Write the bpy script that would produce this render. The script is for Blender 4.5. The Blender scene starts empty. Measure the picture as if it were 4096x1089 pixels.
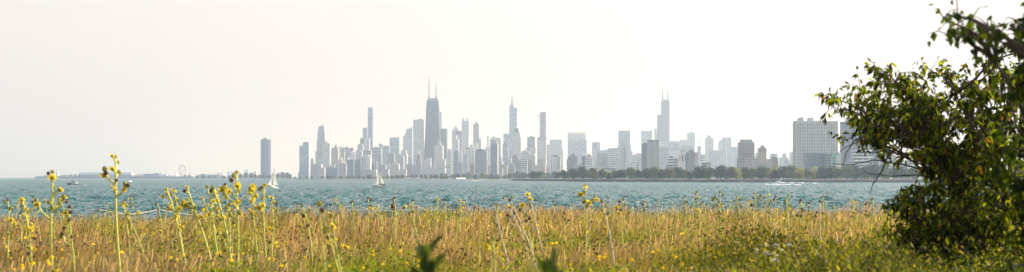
import bpy, math, random
import numpy as np
R = math.radians
SC = bpy.context.scene
COL = SC.collection
random.seed(7)
rng = np.random.default_rng(7)

# ---------------------------------------------------------------- camera, sky, sun, exposure
FPX = 6600.0          # focal length in photo pixels (photo is 4096 wide)
HOR = 710.0           # horizon row
EYE = 6.0             # eye above the lake
cam_d = bpy.data.cameras.new('camera')
cam = bpy.data.objects.new('camera', cam_d); COL.objects.link(cam)
cam.location = (0, 0, EYE); cam.rotation_euler = (R(90), 0, 0)
cam_d.sensor_width = 36; cam_d.lens = 36*FPX/4096
cam_d.shift_y = (HOR-544.5)/4096
cam_d.clip_start = 0.2; cam_d.clip_end = 200000
cam_d.dof.use_dof = True; cam_d.dof.focus_distance = 900; cam_d.dof.aperture_fstop = 3.2
SC.camera = cam
SUN_AZ, SUN_EL = R(66), R(33)
world = bpy.data.worlds.new('World'); SC.world = world; world.use_nodes = True
wn, wl = world.node_tree.nodes, world.node_tree.links
bg = wn['Background']
sky = wn.new('ShaderNodeTexSky'); sky.sky_type = 'NISHITA'; sky.sun_disc = False
sky.sun_elevation = SUN_EL; sky.sun_rotation = SUN_AZ
sky.air_density = 1.0; sky.dust_density = 8.0; sky.ozone_density = 1.0
sky.altitude = 100
# hazy air brightens the lowest part of the sky: a pale veil that thins out with height
wtc = wn.new('ShaderNodeTexCoord'); wsp = wn.new('ShaderNodeSeparateXYZ'); wl.new(wtc.outputs['Generated'], wsp.inputs[0])
wmr = wn.new('ShaderNodeMapRange'); wmr.interpolation_type = 'SMOOTHSTEP'
wmr.inputs[1].default_value = .10; wmr.inputs[2].default_value = .50; wmr.inputs[3].default_value = 1; wmr.inputs[4].default_value = 0
wl.new(wsp.outputs[2], wmr.inputs[0])
wmf = wn.new('ShaderNodeMath'); wmf.operation = 'MULTIPLY'; wmf.inputs[1].default_value = .72; wl.new(wmr.outputs[0], wmf.inputs[0])
wmx = wn.new('ShaderNodeMix'); wmx.data_type = 'RGBA'; wmx.inputs[7].default_value = (4.7, 4.33, 4.15, 1)
wl.new(wmf.outputs[0], wmx.inputs[0]); wl.new(sky.outputs[0], wmx.inputs[6])
wl.new(wmx.outputs[2], bg.inputs[0]); bg.inputs[1].default_value = 0.15
sun_d = bpy.data.lights.new('sun', 'SUN'); sun = bpy.data.objects.new('sun', sun_d); COL.objects.link(sun)
sun_d.energy = 3.0; sun_d.angle = R(0.5); sun_d.color = (1, 0.915, 0.80)
sun.rotation_euler = (R(90)-SUN_EL, 0, math.pi-SUN_AZ)   # lamp shines along -(sun direction)
SC.view_settings.view_transform = 'Standard'; SC.view_settings.look = 'None'
SC.view_settings.exposure = 0.75; SC.view_settings.gamma = 1
SC.cycles.max_bounces = 7; SC.cycles.transparent_max_bounces = 8; SC.cycles.volume_bounces = 1
SC.cycles.caustics_reflective = False; SC.cycles.caustics_refractive = False
SC.cycles.sample_clamp_indirect = 4

def P(px, py, D):
    return ((px-2048)/FPX*D, D, EYE-(py-HOR)/FPX*D)

# ---------------------------------------------------------------- helpers
LABELS = {}
def tag(o, label=None, cat=None, group=None, kind=None):
    if label:
        n = len(label.split())
        if n > 16 or n < 4: print('LABEL LENGTH', n, label)
        if kind is None:
            if label in LABELS and not (group and LABELS[label] == group): print('DUP LABEL', label)
            LABELS[label] = group
        o['label'] = label
    if cat: o['category'] = cat
    if group: o['group'] = group
    if kind: o['kind'] = kind
    return o
def empty(name, loc=(0,0,0), rz=0, label=None, cat=None, group=None):
    o = bpy.data.objects.new(name, None); COL.objects.link(o)
    o.location = loc; o.rotation_euler = (0, 0, rz)
    tag(o, label, cat, group); return o
def link(name, me, parent=None, loc=None):
    o = bpy.data.objects.new(name, me); COL.objects.link(o)
    if parent: o.parent = parent
    if loc: o.location = loc
    return o
def copy_tree(o, parent=None):
    c = o.copy(); COL.objects.link(c); c.parent = parent
    for ch in o.children: copy_tree(ch, c)
    return c

class MB:
    def __init__(s): s.v = []; s.f = []; s.mi = []; s.cur = 0
    def add(s, vs, fs):
        b = len(s.v); s.v += [tuple(map(float, p)) for p in vs]
        for f in fs: s.f.append(tuple(i+b for i in f)); s.mi.append(s.cur)
    def box(s, x0, x1, y0, y1, z0, z1, tx=1.0, ty=1.0):
        cx, cy = (x0+x1)/2, (y0+y1)/2; hx, hy = (x1-x0)/2, (y1-y0)/2
        s.add([(cx-hx,cy-hy,z0),(cx+hx,cy-hy,z0),(cx+hx,cy+hy,z0),(cx-hx,cy+hy,z0),
               (cx-hx*tx,cy-hy*ty,z1),(cx+hx*tx,cy-hy*ty,z1),(cx+hx*tx,cy+hy*ty,z1),(cx-hx*tx,cy+hy*ty,z1)],
              [(0,3,2,1),(4,5,6,7),(0,1,5,4),(1,2,6,5),(2,3,7,6),(3,0,4,7)])
    def gable(s, x0, x1, y0, y1, z0, z1, axis='y'):
        if axis == 'y':
            c = (x0+x1)/2
            s.add([(x0,y0,z0),(x1,y0,z0),(x1,y1,z0),(x0,y1,z0),(c,y0,z1),(c,y1,z1)],
                  [(0,3,2,1),(0,1,4),(2,3,5),(1,2,5,4),(3,0,4,5)])
        else:
            c = (y0+y1)/2
            s.add([(x0,y0,z0),(x1,y0,z0),(x1,y1,z0),(x0,y1,z0),(x0,c,z1),(x1,c,z1)],
                  [(0,3,2,1),(0,1,5,4),(2,3,4,5),(1,2,5),(3,0,4)])
    def ring(s, cx, cy, prof, n=16, sy=1.0, cap=True, a0=0):
        vs = []; fs = []
        for (r, z) in prof:
            for k in range(n):
                a = a0+2*math.pi*k/n; vs.append((cx+r*math.cos(a), cy+sy*r*math.sin(a), z))
        for j in range(len(prof)-1):
            for k in range(n):
                k2 = (k+1) % n; fs.append((j*n+k, j*n+k2, (j+1)*n+k2, (j+1)*n+k))
        if cap: fs.append(tuple(range(n))[::-1]); fs.append(tuple((len(prof)-1)*n+k for k in range(n)))
        s.add(vs, fs)
    def tube(s, pts, rads, n=5):
        pts = np.array(pts, float); m = len(pts)
        if np.isscalar(rads): rads = [rads]*m
        vs = []; fs = []
        for i in range(m):
            t = pts[min(i+1, m-1)]-pts[max(i-1, 0)]; t = t/(np.linalg.norm(t)+1e-9)
            u = np.cross(t, (0.13, 0.97, 0.2)); u /= np.linalg.norm(u)+1e-9; w = np.cross(t, u)
            for k in range(n):
                a = 2*math.pi*k/n; vs.append(pts[i]+rads[i]*(math.cos(a)*u+math.sin(a)*w))
        for i in range(m-1):
            for k in range(n):
                k2 = (k+1) % n; fs.append((i*n+k, i*n+k2, (i+1)*n+k2, (i+1)*n+k))
        fs.append(tuple(range(n))[::-1]); fs.append(tuple((m-1)*n+k for k in range(n)))
        s.add(vs, fs)
    def mesh(s, name, mats, smooth=False):
        me = bpy.data.meshes.new(name); me.from_pydata(s.v, [], s.f)
        for m in (mats if isinstance(mats, (list, tuple)) else [mats]): me.materials.append(m)
        me.polygons.foreach_set('material_index', s.mi)
        if smooth: me.polygons.foreach_set('use_smooth', [True]*len(s.f))
        me.update(); return me
    def build(s, name, mats, parent=None, smooth=False, loc=None):
        return link(name, s.mesh(name, mats, smooth), parent, loc)

def bulk(name, verts, faces, mat, cols=None, smooth=False):
    """numpy mesh: verts (N,3), faces (M,k); cols (N,3) per-vertex colour"""
    me = bpy.data.meshes.new(name); n = len(verts); m, k = faces.shape
    me.vertices.add(n); me.vertices.foreach_set('co', np.asarray(verts, np.float32).ravel())
    me.loops.add(m*k); me.loops.foreach_set('vertex_index', faces.astype(np.int32).ravel())
    me.polygons.add(m); me.polygons.foreach_set('loop_start', np.arange(0, m*k, k, dtype=np.int32))
    try: me.polygons.foreach_set('loop_total', np.full(m, k, np.int32))
    except Exception: pass
    if smooth: me.polygons.foreach_set('use_smooth', np.ones(m, bool))
    me.update(calc_edges=True)
    if cols is not None:
        at = me.color_attributes.new('Col', 'FLOAT_COLOR', 'POINT')
        c4 = np.ones((n, 4), np.float32); c4[:, :3] = cols; at.data.foreach_set('color', c4.ravel())
    if mat: me.materials.append(mat)
    return me

# ---------------------------------------------------------------- materials
MATS = {}
def mat(name, col, rough=0.7, metal=0, noise=0.0, nscale=1.0, spec=None):
    if name in MATS: return MATS[name]
    m = bpy.data.materials.new(name); m.use_nodes = True; MATS[name] = m
    N, L = m.node_tree.nodes, m.node_tree.links; b = N['Principled BSDF']
    b.inputs['Base Color'].default_value = (*col, 1); b.inputs['Roughness'].default_value = rough
    b.inputs['Metallic'].default_value = metal
    if spec is not None: b.inputs['Specular IOR Level'].default_value = spec
    if noise > 0:
        tc = N.new('ShaderNodeTexCoord'); nz = N.new('ShaderNodeTexNoise'); nz.inputs['Scale'].default_value = nscale
        nz.inputs['Detail'].default_value = 6
        mr = N.new('ShaderNodeMapRange'); mr.inputs[1].default_value = .3; mr.inputs[2].default_value = .7
        mr.inputs[3].default_value = 1-noise; mr.inputs[4].default_value = 1+noise
        mx = N.new('ShaderNodeVectorMath'); mx.operation = 'SCALE'; mx.inputs[0].default_value = col
        L.new(tc.outputs['Object'], nz.inputs[0]); L.new(nz.outputs[0], mr.inputs[0]); L.new(mr.outputs[0], mx.inputs['Scale'])
        L.new(mx.outputs[0], b.inputs['Base Color'])
    return m

def make_facade_group():
    g = bpy.data.node_groups.new('facade', 'ShaderNodeTree')
    I = g.interface
    for nm, tp in (('Wall','NodeSocketColor'),('Glass','NodeSocketColor'),('Bay','NodeSocketFloat'),('Floor','NodeSocketFloat'),
                   ('WinU','NodeSocketFloat'),('WinV','NodeSocketFloat')): I.new_socket(nm, in_out='INPUT', socket_type=tp)
    I.new_socket('BSDF', in_out='OUTPUT', socket_type='NodeSocketShader')
    N, L = g.nodes, g.links
    gi = N.new('NodeGroupInput'); go = N.new('NodeGroupOutput')
    tc = N.new('ShaderNodeTexCoord'); sp = N.new('ShaderNodeSeparateXYZ'); L.new(tc.outputs['Object'], sp.inputs[0])
    def M(op, a, b=None, c=None):
        n = N.new('ShaderNodeMath'); n.operation = op
        for i, x in enumerate((a, b, c)):
            if x is None: continue
            if isinstance(x, (int, float)): n.inputs[i].default_value = x
            else: L.new(x, n.inputs[i])
        return n.outputs[0]
    u = M('DIVIDE', M('ADD', M('ADD', sp.outputs[0], sp.outputs[1]), 5000.0), gi.outputs['Bay'])
    v = M('DIVIDE', M('ADD', sp.outputs[2], 0.3), gi.outputs['Floor'])
    fu = M('ABSOLUTE', M('SUBTRACT', M('FRACT', u), 0.5)); fv = M('ABSOLUTE', M('SUBTRACT', M('FRACT', v), 0.5))
    mu = M('LESS_THAN', fu, M('MULTIPLY', gi.outputs['WinU'], 0.5)); mv = M('LESS_THAN', fv, M('MULTIPLY', gi.outputs['WinV'], 0.5))
    mask = M('MULTIPLY', mu, mv)
    cb = N.new('ShaderNodeCombineXYZ'); L.new(M('FLOOR', u), cb.inputs[0]); L.new(M('FLOOR', M('DIVIDE', v, 2.0)), cb.inputs[1])
    wn_ = N.new('ShaderNodeTexWhiteNoise'); L.new(cb.outputs[0], wn_.inputs[0])
    r = M('POWER', wn_.outputs[0], 4.0); gl = M('ADD', 0.7, M('MULTIPLY', r, 2.2))  # a few panes brighter at random, lit look put into the glass colour
    gs = N.new('ShaderNodeVectorMath'); gs.operation = 'SCALE'; L.new(gi.outputs['Glass'], gs.inputs[0]); L.new(gl, gs.inputs['Scale'])
    nz = N.new('ShaderNodeTexNoise'); nz.inputs['Scale'].default_value = 0.03; nz.inputs['Detail'].default_value = 5
    L.new(tc.outputs['Object'], nz.inputs[0])
    ws = N.new('ShaderNodeVectorMath'); ws.operation = 'SCALE'; L.new(gi.outputs['Wall'], ws.inputs[0])
    L.new(M('ADD', 0.78, M('MULTIPLY', nz.outputs[0], 0.44)), ws.inputs['Scale'])
    mx = N.new('ShaderNodeMix'); mx.data_type = 'RGBA'; L.new(mask, mx.inputs[0]); L.new(ws.outputs[0], mx.inputs[6]); L.new(gs.outputs[0], mx.inputs[7])
    b = N.new('ShaderNodeBsdfPrincipled'); L.new(mx.outputs[2], b.inputs['Base Color'])
    L.new(M('SUBTRACT', 0.85, M('MULTIPLY', mask, 0.5)), b.inputs['Roughness'])
    L.new(b.outputs[0], go.inputs[0]); return g
FG = make_facade_group()
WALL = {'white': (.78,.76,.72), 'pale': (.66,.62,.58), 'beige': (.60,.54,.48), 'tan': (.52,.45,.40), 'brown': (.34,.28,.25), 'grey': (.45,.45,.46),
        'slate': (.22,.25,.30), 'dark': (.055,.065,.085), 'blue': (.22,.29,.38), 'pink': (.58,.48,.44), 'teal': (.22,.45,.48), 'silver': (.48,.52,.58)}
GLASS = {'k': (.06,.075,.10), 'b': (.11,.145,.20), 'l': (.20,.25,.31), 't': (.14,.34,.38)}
def facade(wall, glass, bay, floor, wu, wv):
    key = f'facade_{wall}_{glass}_{bay:.1f}_{floor:.1f}_{wu:.2f}_{wv:.2f}'
    if key in MATS: return MATS[key]
    m = bpy.data.materials.new(key); m.use_nodes = True; MATS[key] = m
    N, L = m.node_tree.nodes, m.node_tree.links; N.remove(N['Principled BSDF'])
    g = N.new('ShaderNodeGroup'); g.node_tree = FG
    g.inputs['Wall'].default_value = (*WALL[wall], 1); g.inputs['Glass'].default_value = (*GLASS[glass], 1)
    for k, x in (('Bay', bay), ('Floor', floor), ('WinU', wu), ('WinV', wv)): g.inputs[k].default_value = x
    L.new(g.outputs[0], N['Material Output'].inputs[0]); return m

def leafmat(name, trans=0.45, tint=(1.25, 1.2, 0.5), gloss=0.06):
    m = bpy.data.materials.new(name); m.use_nodes = True; MATS[name] = m
    N, L = m.node_tree.nodes, m.node_tree.links; b = N['Principled BSDF']
    at = N.new('ShaderNodeVertexColor'); at.layer_name = 'Col'
    L.new(at.outputs[0], b.inputs['Base Color']); b.inputs['Roughness'].default_value = 0.5
    b.inputs['Specular IOR Level'].default_value = gloss*5
    tr = N.new('ShaderNodeBsdfTranslucent'); mu = N.new('ShaderNodeVectorMath'); mu.operation = 'MULTIPLY'
    mu.inputs[1].default_value = tint; L.new(at.outputs[0], mu.inputs[0]); L.new(mu.outputs[0], tr.inputs[0])
    mx = N.new('ShaderNodeMixShader'); mx.inputs[0].default_value = trans
    L.new(b.outputs[0], mx.inputs[1]); L.new(tr.outputs[0], mx.inputs[2]); L.new(mx.outputs[0], N['Material Output'].inputs[0])
    return m

# ---------------------------------------------------------------- setting: water, land, meadow ground
def vnoise(x, y, seed=0):
    """smooth value noise on numpy arrays, range 0..1"""
    xi = np.floor(x).astype(np.int64); yi = np.floor(y).astype(np.int64); fx = x-xi; fy = y-yi
    fx = fx*fx*(3-2*fx); fy = fy*fy*(3-2*fy)
    def h(a, b):
        n = (a*374761393+b*668265263+seed*982451653) & 0xffffffff
        n = ((n ^ (n >> 13))*1274126177) & 0xffffffff
        return ((n ^ (n >> 16)) & 0xffff)/65535.0
    return (h(xi,yi)*(1-fx)+h(xi+1,yi)*fx)*(1-fy)+(h(xi,yi+1)*(1-fx)+h(xi+1,yi+1)*fx)*fy

def build_water():
    a_in = np.linspace(-20, 20, 1150); a_out = np.linspace(20, 42, 60)[1:]
    ang = np.radians(np.concatenate([-a_out[::-1], a_in, a_out]))
    ds = np.concatenate([np.geomspace(30, 4200, 470), np.geomspace(4200, 90000, 60)[1:]])
    A, Dd = np.meshgrid(ang, ds); X = Dd*np.tan(A); Y = Dd.copy()
    Z = np.zeros_like(X); r = np.random.default_rng(3)
    for i in range(34):
        wl_ = r.uniform(2.5, 13); k = 2*math.pi/wl_; th = r.normal(0.9, 0.75)
        ph = r.uniform(0, 6.28); am = 0.0085*wl_**1.0
        Z += am*np.sin(k*(X*math.sin(th)+Y*math.cos(th))+ph)
    Z *= 0.8+0.4*vnoise(X/23, Y/160, 5)
    fade = np.clip((9000-Y)/5000, 0, 1); Z *= fade
    n1, n2 = X.shape; idx = np.arange(n1*n2).reshape(n1, n2)
    F = np.stack([idx[:-1,:-1], idx[:-1,1:], idx[1:,1:], idx[1:,:-1]], -1).reshape(-1, 4)
    m = bpy.data.materials.new('lake_water'); m.use_nodes = True
    N, L = m.node_tree.nodes, m.node_tree.links; b = N['Principled BSDF']
    b.inputs['Roughness'].default_value = 0.18; b.inputs['IOR'].default_value = 1.33
    b.inputs['Specular IOR Level'].default_value = 0.035
    tc = N.new('ShaderNodeTexCoord')
    mp = N.new('ShaderNodeMapping'); mp.inputs['Scale'].default_value = (1.3, 0.5, 1); L.new(tc.outputs['Object'], mp.inputs[0])
    nz = N.new('ShaderNodeTexNoise'); nz.inputs['Scale'].default_value = 1.0; nz.inputs['Detail'].default_value = 3; L.new(mp.outputs[0], nz.inputs[0])
    mp2 = N.new('ShaderNodeMapping'); mp2.inputs['Scale'].default_value = (0.5, 0.03, 1); L.new(tc.outputs['Object'], mp2.inputs[0])
    n2_ = N.new('ShaderNodeTexNoise'); n2_.inputs['Scale'].default_value = 1.0; n2_.inputs['Detail'].default_value = 5; L.new(mp2.outputs[0], n2_.inputs[0])
    def VM(op, a, b=None, sc=None):
        n = N.new('ShaderNodeVectorMath'); n.operation = op; L.new(a, n.inputs[0])
        if b is not None:
            if isinstance(b, tuple): n.inputs[1].default_value = b
            else: L.new(b, n.inputs[1])
        if sc is not None: L.new(sc, n.inputs['Scale'])
        return n.outputs[0]
    # wave slopes: small ripples everywhere, rougher in wind streaks
    am = N.new('ShaderNodeMapRange'); am.inputs[1].default_value = .36; am.inputs[2].default_value = .66; am.inputs[3].default_value = 1.3; am.inputs[4].default_value = 2.7
    L.new(n2_.outputs[0], am.inputs[0])
    sl = VM('SCALE', VM('SUBTRACT', nz.outputs['Color'], (.5, .5, .5)), sc=am.outputs[0]); sl = VM('MULTIPLY', sl, (1, 1, 0))
    sl = VM('ADD', sl, (0, -.05, 0))
    ge = N.new('ShaderNodeNewGeometry'); nn = VM('NORMALIZE', VM('ADD', ge.outputs['Normal'], sl)); L.new(nn, b.inputs['Normal'])
    cr = N.new('ShaderNodeValToRGB'); cr.color_ramp.elements[0].position = .38; cr.color_ramp.elements[1].position = .64
    cr.color_ramp.elements[0].color = (.005,.062,.064,1); cr.color_ramp.elements[1].color = (.016,.118,.114,1)  # light and dark of the waves put into the water colour as streaks
    L.new(n2_.outputs[0], cr.inputs[0]); L.new(cr.outputs[0], b.inputs['Base Color'])
    me = bulk('water', np.stack([X.ravel(), Y.ravel(), Z.ravel()], 1), F, m, smooth=True)
    tag(link('water', me), 'teal lake water with small wind waves', kind='structure')
build_water()

# shoreline in (photo px, distance)
SHORE = [(640,7700),(880,6300),(1100,5600),(1190,5300),(1290,4300),(1500,3800),(1800,3600),(2040,3440),(2055,2900),(2120,2560),(2300,2280),(2600,2080),(2900,1960),(3300,1910),(3700,1870),(4300,1820),(5200,1780),(7000,3000)]
def shore_D(px):
    return float(np.interp(px, [s[0] for s in SHORE], [s[1] for s in SHORE]))
def land_sheet():
    mb = MB(); a = []; b = []
    for px, D in SHORE: a.append(((px-2048)/FPX*D, D, 1.5))
    far = [((px-2048)/FPX*30000, 30000, 1.5) for px, D in SHORE]
    n = len(a); vs = a+far+[(p[0], p[1], -2.0) for p in a]
    fs = [(i, i+1, n+i+1, n+i) for i in range(n-1)]+[(2*n+i, 2*n+i+1, i+1, i) for i in range(n-1)]
    mb.add(vs, fs)
    m = mat('park_land', (.10,.12,.055), .95, noise=.3, nscale=.01)
    o = mb.build('ground', m); tag(o, 'low parkland and city ground along the far shore', kind='structure')
    # pale beach strip and stepped stone revetment along the waterline
    def strip(name, px0, px1, prof, m, label):
        pxs = [px0]+[s[0] for s in SHORE if px0 < s[0] < px1]+[px1]
        vs = []; fs = []; k = len(prof)
        for px in pxs:
            D = shore_D(px)
            for (dy, z) in prof: vs.append(((px-2048)/FPX*(D+dy), D+dy, z))
        for i in range(len(pxs)-1):
            for j in range(k-1): fs.append((i*k+j, (i+1)*k+j, (i+1)*k+j+1, i*k+j+1))
        q = MB(); q.add(vs, fs); o = q.build(name, m); tag(o, label, kind='structure')
    strip('beach', 1215, 2050, [(-12,-.6),(-4,.35),(30,1.62),(120,1.68),(121,1.3)], mat('sand', (.62,.52,.40), .95, noise=.12, nscale=.05), 'pale sand beach below the skyline')
    strip('beach', 640, 1215, [(-12,-.6),(-4,.5),(10,1.6),(30,1.65),(31,1.3)], mat('harbour_wall', (.42,.40,.37), .9), 'pale low harbour wall on the left shore')
    pr = [(-1,-1.5)]; z = 0.0; y = -0.9
    for i in range(5):
        pr += [(y, z+.74), (y+1.6, z+.77)]; z += .74; y += 1.75
    pr += [(y+5, 3.86), (y+6, 1.2)]
    strip('revetment', 2050, 5200, pr, mat('revetment_stone', (.20,.17,.15), .9, noise=.3, nscale=.06), 'stepped stone revetment along the lakefront park')
    strip('park_lawn', 2050, 5200, [(13.2,.9),(13.3,3.8),(620,3.8),(621,.9)], mat('lawn', (.10,.14,.04), .95, noise=.3, nscale=.03), 'park lawn under the lakefront trees')
    # (park lawn behind the revetment)
land_sheet()

def edge_y(X):
    return np.interp(X, [-30,-16,-12,-7,-2,60], [44,46,51,57,60,61])
def ground_z(X, Y):
    e = edge_y(X); z = 4.1+0.10*(vnoise(X/5, Y/5, 2)-.5)
    return z-np.clip(Y-e, 0, None)*0.11*np.clip((Y-e)/6, 0, 1)
def build_meadow_ground():
    xs = np.linspace(-140, 140, 180); ys = np.linspace(-80, 125, 130)
    X, Y = np.meshgrid(xs, ys); Z = ground_z(X, Y)
    n1, n2 = X.shape; idx = np.arange(n1*n2).reshape(n1, n2)
    F = np.stack([idx[:-1,:-1], idx[:-1,1:], idx[1:,1:], idx[1:,:-1]], -1).reshape(-1, 4)
    me = bulk('meadow_ground', np.stack([X.ravel(), Y.ravel(), Z.ravel()], 1), F, mat('meadow_soil', (.15,.12,.07), .95, noise=.4, nscale=.8), smooth=True)
    tag(link('meadow_ground', me), 'dry meadow soil above the lake', kind='structure')
build_meadow_ground()
# ---------------------------------------------------------------- skyline
ROT = R(-4)            # the street grid is turned 4 degrees from the line of sight
REFS = []              # (px0, px1, short name) used to say which tree or flower stands before what
# styles: wall, glass, mode, bays or bay size, floor height
def fac(style, w):
    wall, gl, mode, n, fl = style
    bay = max(1.0, round(w/n, 1)) if n else 7
    wu, wv = {'h': (1.01, .52), 'v': (.5, 1.01), 'g': (.62, .55), 'p': (.45, .45), 'c': (.86, .8), 's': (.3, 1.01)}[mode]
    return facade(wall, gl, bay, fl, wu, wv)
def B(name, label, D, style, parts, depth=None, rot=ROT, group='high-rise buildings of the hazy skyline', cat='tower', ref=None):
    """parts: (part name, shape, px0, px1, top row, dict)"""
    bx0, bx1 = parts[0][2], parts[0][3]; cpx = (bx0+bx1)/2
    bw = (bx1-bx0)/FPX*D; dep0 = depth or min(max(bw*.75, 14), 45)
    th = math.atan((cpx-2048)/FPX); rel = abs(math.sin(rot+th))
    X, Y = (cpx-2048)/FPX*D, D+dep0/2
    root = empty(name, (X, Y, 1.0), rot, label, cat, group); first = None
    if ref: REFS.append((bx0, bx1, ref))
    for i, pt in enumerate(parts):
        nm, shape, x0, x1, top = pt[:5]; o = pt[5] if len(pt) > 5 else {}
        st = o.get('st', style); T = (x1-x0)/FPX*D
        dep = o.get('dep', dep0*(1 if i == 0 else min(1, .55+.4*T/bw)))
        w = max(T-dep*rel, T*.35)
        lx = ((x0+x1)/2-cpx)/FPX*D+o.get('dx', 0); ly = -dep0/2+dep/2+o.get('dy', 0 if i == 0 else 1.3+.37*i)
        z1 = EYE-(top-HOR)/FPX*D-1.0; z0 = EYE-(o['bot']-HOR)/FPX*D-1.0 if 'bot' in o else 0.0
        if 'bot' in o and shape in ('box', 'cyl'): z0 -= .4
        q = MB(); m = o.get('mat') or (fac(st, w) if isinstance(st, tuple) else MATS[st])
        if shape == 'box': q.box(lx-w/2, lx+w/2, ly-dep/2, ly+dep/2, z0, z1)
        elif shape == 'tap': q.box(lx-w/2, lx+w/2, ly-dep/2, ly+dep/2, z0, z1, o.get('t', .6), o.get('t', .6))
        elif shape == 'pyr': q.box(lx-w/2, lx+w/2, ly-dep/2, ly+dep/2, z0, z1, .03, .03)
        elif shape == 'gable': q.gable(lx-w/2, lx+w/2, ly-dep/2, ly+dep/2, z0, z1)
        elif shape == 'cyl': q.ring(lx, ly, [(w/2, z0), (w/2, z1)], 14)
        elif shape == 'dome': q.ring(lx, ly, [(w/2*math.cos(a), z0+(z1-z0)*math.sin(a)) for a in (0, .3, .6, .9, 1.2, 1.5)], 16, sy=dep/w)
        elif shape == 'ant':
            r = o.get('r', 1.0)*1.5
            q.ring(lx, ly, [(r*1.6, z0), (r*1.5, z0+(z1-z0)*.3), (r, z0+(z1-z0)*.32), (r*.8, z0+(z1-z0)*.7), (r*.35, z0+(z1-z0)*.72), (r*.25, z1)], 6)
        elif shape == 'trefoil':
            q.ring(lx, ly, [(1, z0), (1, z1)], 48)
            q.v = [((lx+(v[0]-lx)*w/2*(.80+.20*abs(math.cos(1.5*math.atan2(v[1]-ly, v[0]-lx)))), ly+(v[1]-ly)*w/2*(.80+.20*abs(math.cos(1.5*math.atan2(v[1]-ly, v[0]-lx)))), v[2])) for v in q.v]
        elif shape == 'slant':
            zl = EYE-(o['low']-HOR)/FPX*D-1.0
            a, b_ = (z1, zl) if o.get('hi', 'l') == 'l' else (zl, z1)
            q.add([(lx-w/2,ly-dep/2,z0),(lx+w/2,ly-dep/2,z0),(lx+w/2,ly+dep/2,z0),(lx-w/2,ly+dep/2,z0),
                   (lx-w/2,ly-dep/2,a),(lx+w/2,ly-dep/2,b_),(lx+w/2,ly+dep/2,b_),(lx-w/2,ly+dep/2,a)],
                  [(0,3,2,1),(4,5,6,7),(0,1,5,4),(1,2,6,5),(2,3,7,6),(3,0,4,7)])
        elif shape == 'fins':      # vertical piers standing proud of the front
            n = o['n']; fw = w/n*.35
            for k in range(n+1):
                xx = lx-w/2+w*k/n; q.box(xx-fw/2, xx+fw/2, ly-dep/2-.9, ly-dep/2+.15, z0+.6, z1+.35)
        elif shape == 'slabs':     # floor edges standing proud all round
            n = o['n']
            for k in range(1, n):
                zz = z0+(z1-z0)*k/n; q.box(lx-w/2-.6, lx+w/2+.6, ly-dep/2-.6, ly+dep/2+.6, zz-.35, zz+.35)
        elif shape == 'merlons':
            n = o['n']; s_ = w/(2*n-1)
            for k in range(n): q.box(lx-w/2+2*k*s_, lx-w/2+(2*k+1)*s_, ly-dep/2, ly+dep/2, z0-.3, z1)
        elif shape == 'cross':     # diagonal bracing on the front face
            n = o['n']; h = (z1-z0)/n; yf = ly-dep/2-.3; hw = w/2-1; cxm = lx
            for k in range(n):
                za, zb = z0+k*h, z0+(k+1)*h
                for s_ in (-1, 1):
                    q.tube([(cxm, yf, za if k % 2 == 0 else zb), (cxm+s_*hw, yf, zb if k % 2 == 0 else za)], .9, 4)
        sub = first is not None and (shape in ('fins', 'slabs', 'cross', 'merlons') or nm in SUBS)
        ob = q.build(nm, m, first if sub else root)
        if i == 0: first = ob
    return root
SUBS = {'roof_line', 'mid_band', 'roof_band', 'top_band', 'parapet', 'cornice', 'roof_edge', 'flat_cap', 'painted_sun_edge', 'white_panel', 'square_frame', 'frame_sill', 'blue_band', 'crown_rail', 'rim', 'bright_strip'}

mat('metal_pale', (.55,.56,.58), .5); mat('metal_dark', (.12,.13,.14), .5); mat('roof_dark', (.13,.14,.15), .8)
mat('concrete', (.45,.43,.40), .85, noise=.1, nscale=.05); mat('roof_teal', (.22,.36,.34), .6); mat('crane_red', (.50,.22,.16), .6)
mat('white_paint', (.78,.78,.76), .5); mat('red_paint', (.55,.08,.07), .5); mat('roof_white', (.80,.80,.78), .7)
PH = 'penthouse'
# --- left group
B('round_lobed_tower', 'dark curved glass tower standing alone left of the skyline', 7600, ('dark','b','c',26,3.4),
  [('shaft','trefoil',1032.6,1086,558,{'dep':50}),('rooftop_drum','cyl',1047,1066,551.5,{'bot':558,'st':'roof_dark','dep':24,'dy':10})], depth=56, ref='lone dark curved tower', cat='tower')
B('apartment_tower', 'silver-grey tower with a stepped dark crown, first tower of the main skyline', 6300, ('silver','l','g',9,3.4),
  [('shaft','box',1195,1240,583),('upper_storeys','box',1209,1239,573,{'bot':583}),('crown','tap',1210,1237,568.5,{'bot':573,'st':'roof_dark','t':.75}),('low_wing','box',1190.5,1197,690)], ref='silver dark-crowned tower')
B('office_block', 'small pale block tucked against the dark-crowned silver tower', 6400, ('pale','l','g',5,3.4), [('shaft','box',1238,1257.5,636),('plant_room',"box",1244,1253,633.5,{'bot':636})])
B('stepped_tower', 'tall pale tower stepping in three tiers behind the diamond-braced tower', 7000, ('pale','l','v',12,3.4),
  [('lower_tier','box',1259,1306,605),('middle_tier','box',1265,1304,564),('upper_tier','box',1267.5,1303,525),('crown','box',1271,1300.5,506,{'bot':525}),('crown_box','box',1283,1300,502,{'bot':506})], ref='tall three-tiered pale tower')
B('braced_tower', 'pale slab tower with diamond-shaped diagonal bracing on its front', 6500, ('pale','l','p',16,3.4),
  [('shaft','box',1286.5,1323,573),(PH,'box',1297,1312,565.5,{'bot':573}),('bracing','cross',1286.5,1321,575,{'n':4,'bot':668,'st':'white_paint','dy':0})], ref='diamond-braced tower')
B('office_block', 'low grey block at the waterfront left of the diamond-braced tower', 6250, ('grey','l','p',14,3.6), [('block','box',1239,1289,658),('parapet','box',1241,1287,656.5,{'bot':658})])
B('office_block', 'low pale block with small windows below the diamond-braced tower', 6150, ('pale','b','p',10,3.6), [('block','box',1274,1301,671),('parapet','box',1277,1290,669,{'bot':671})])
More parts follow.
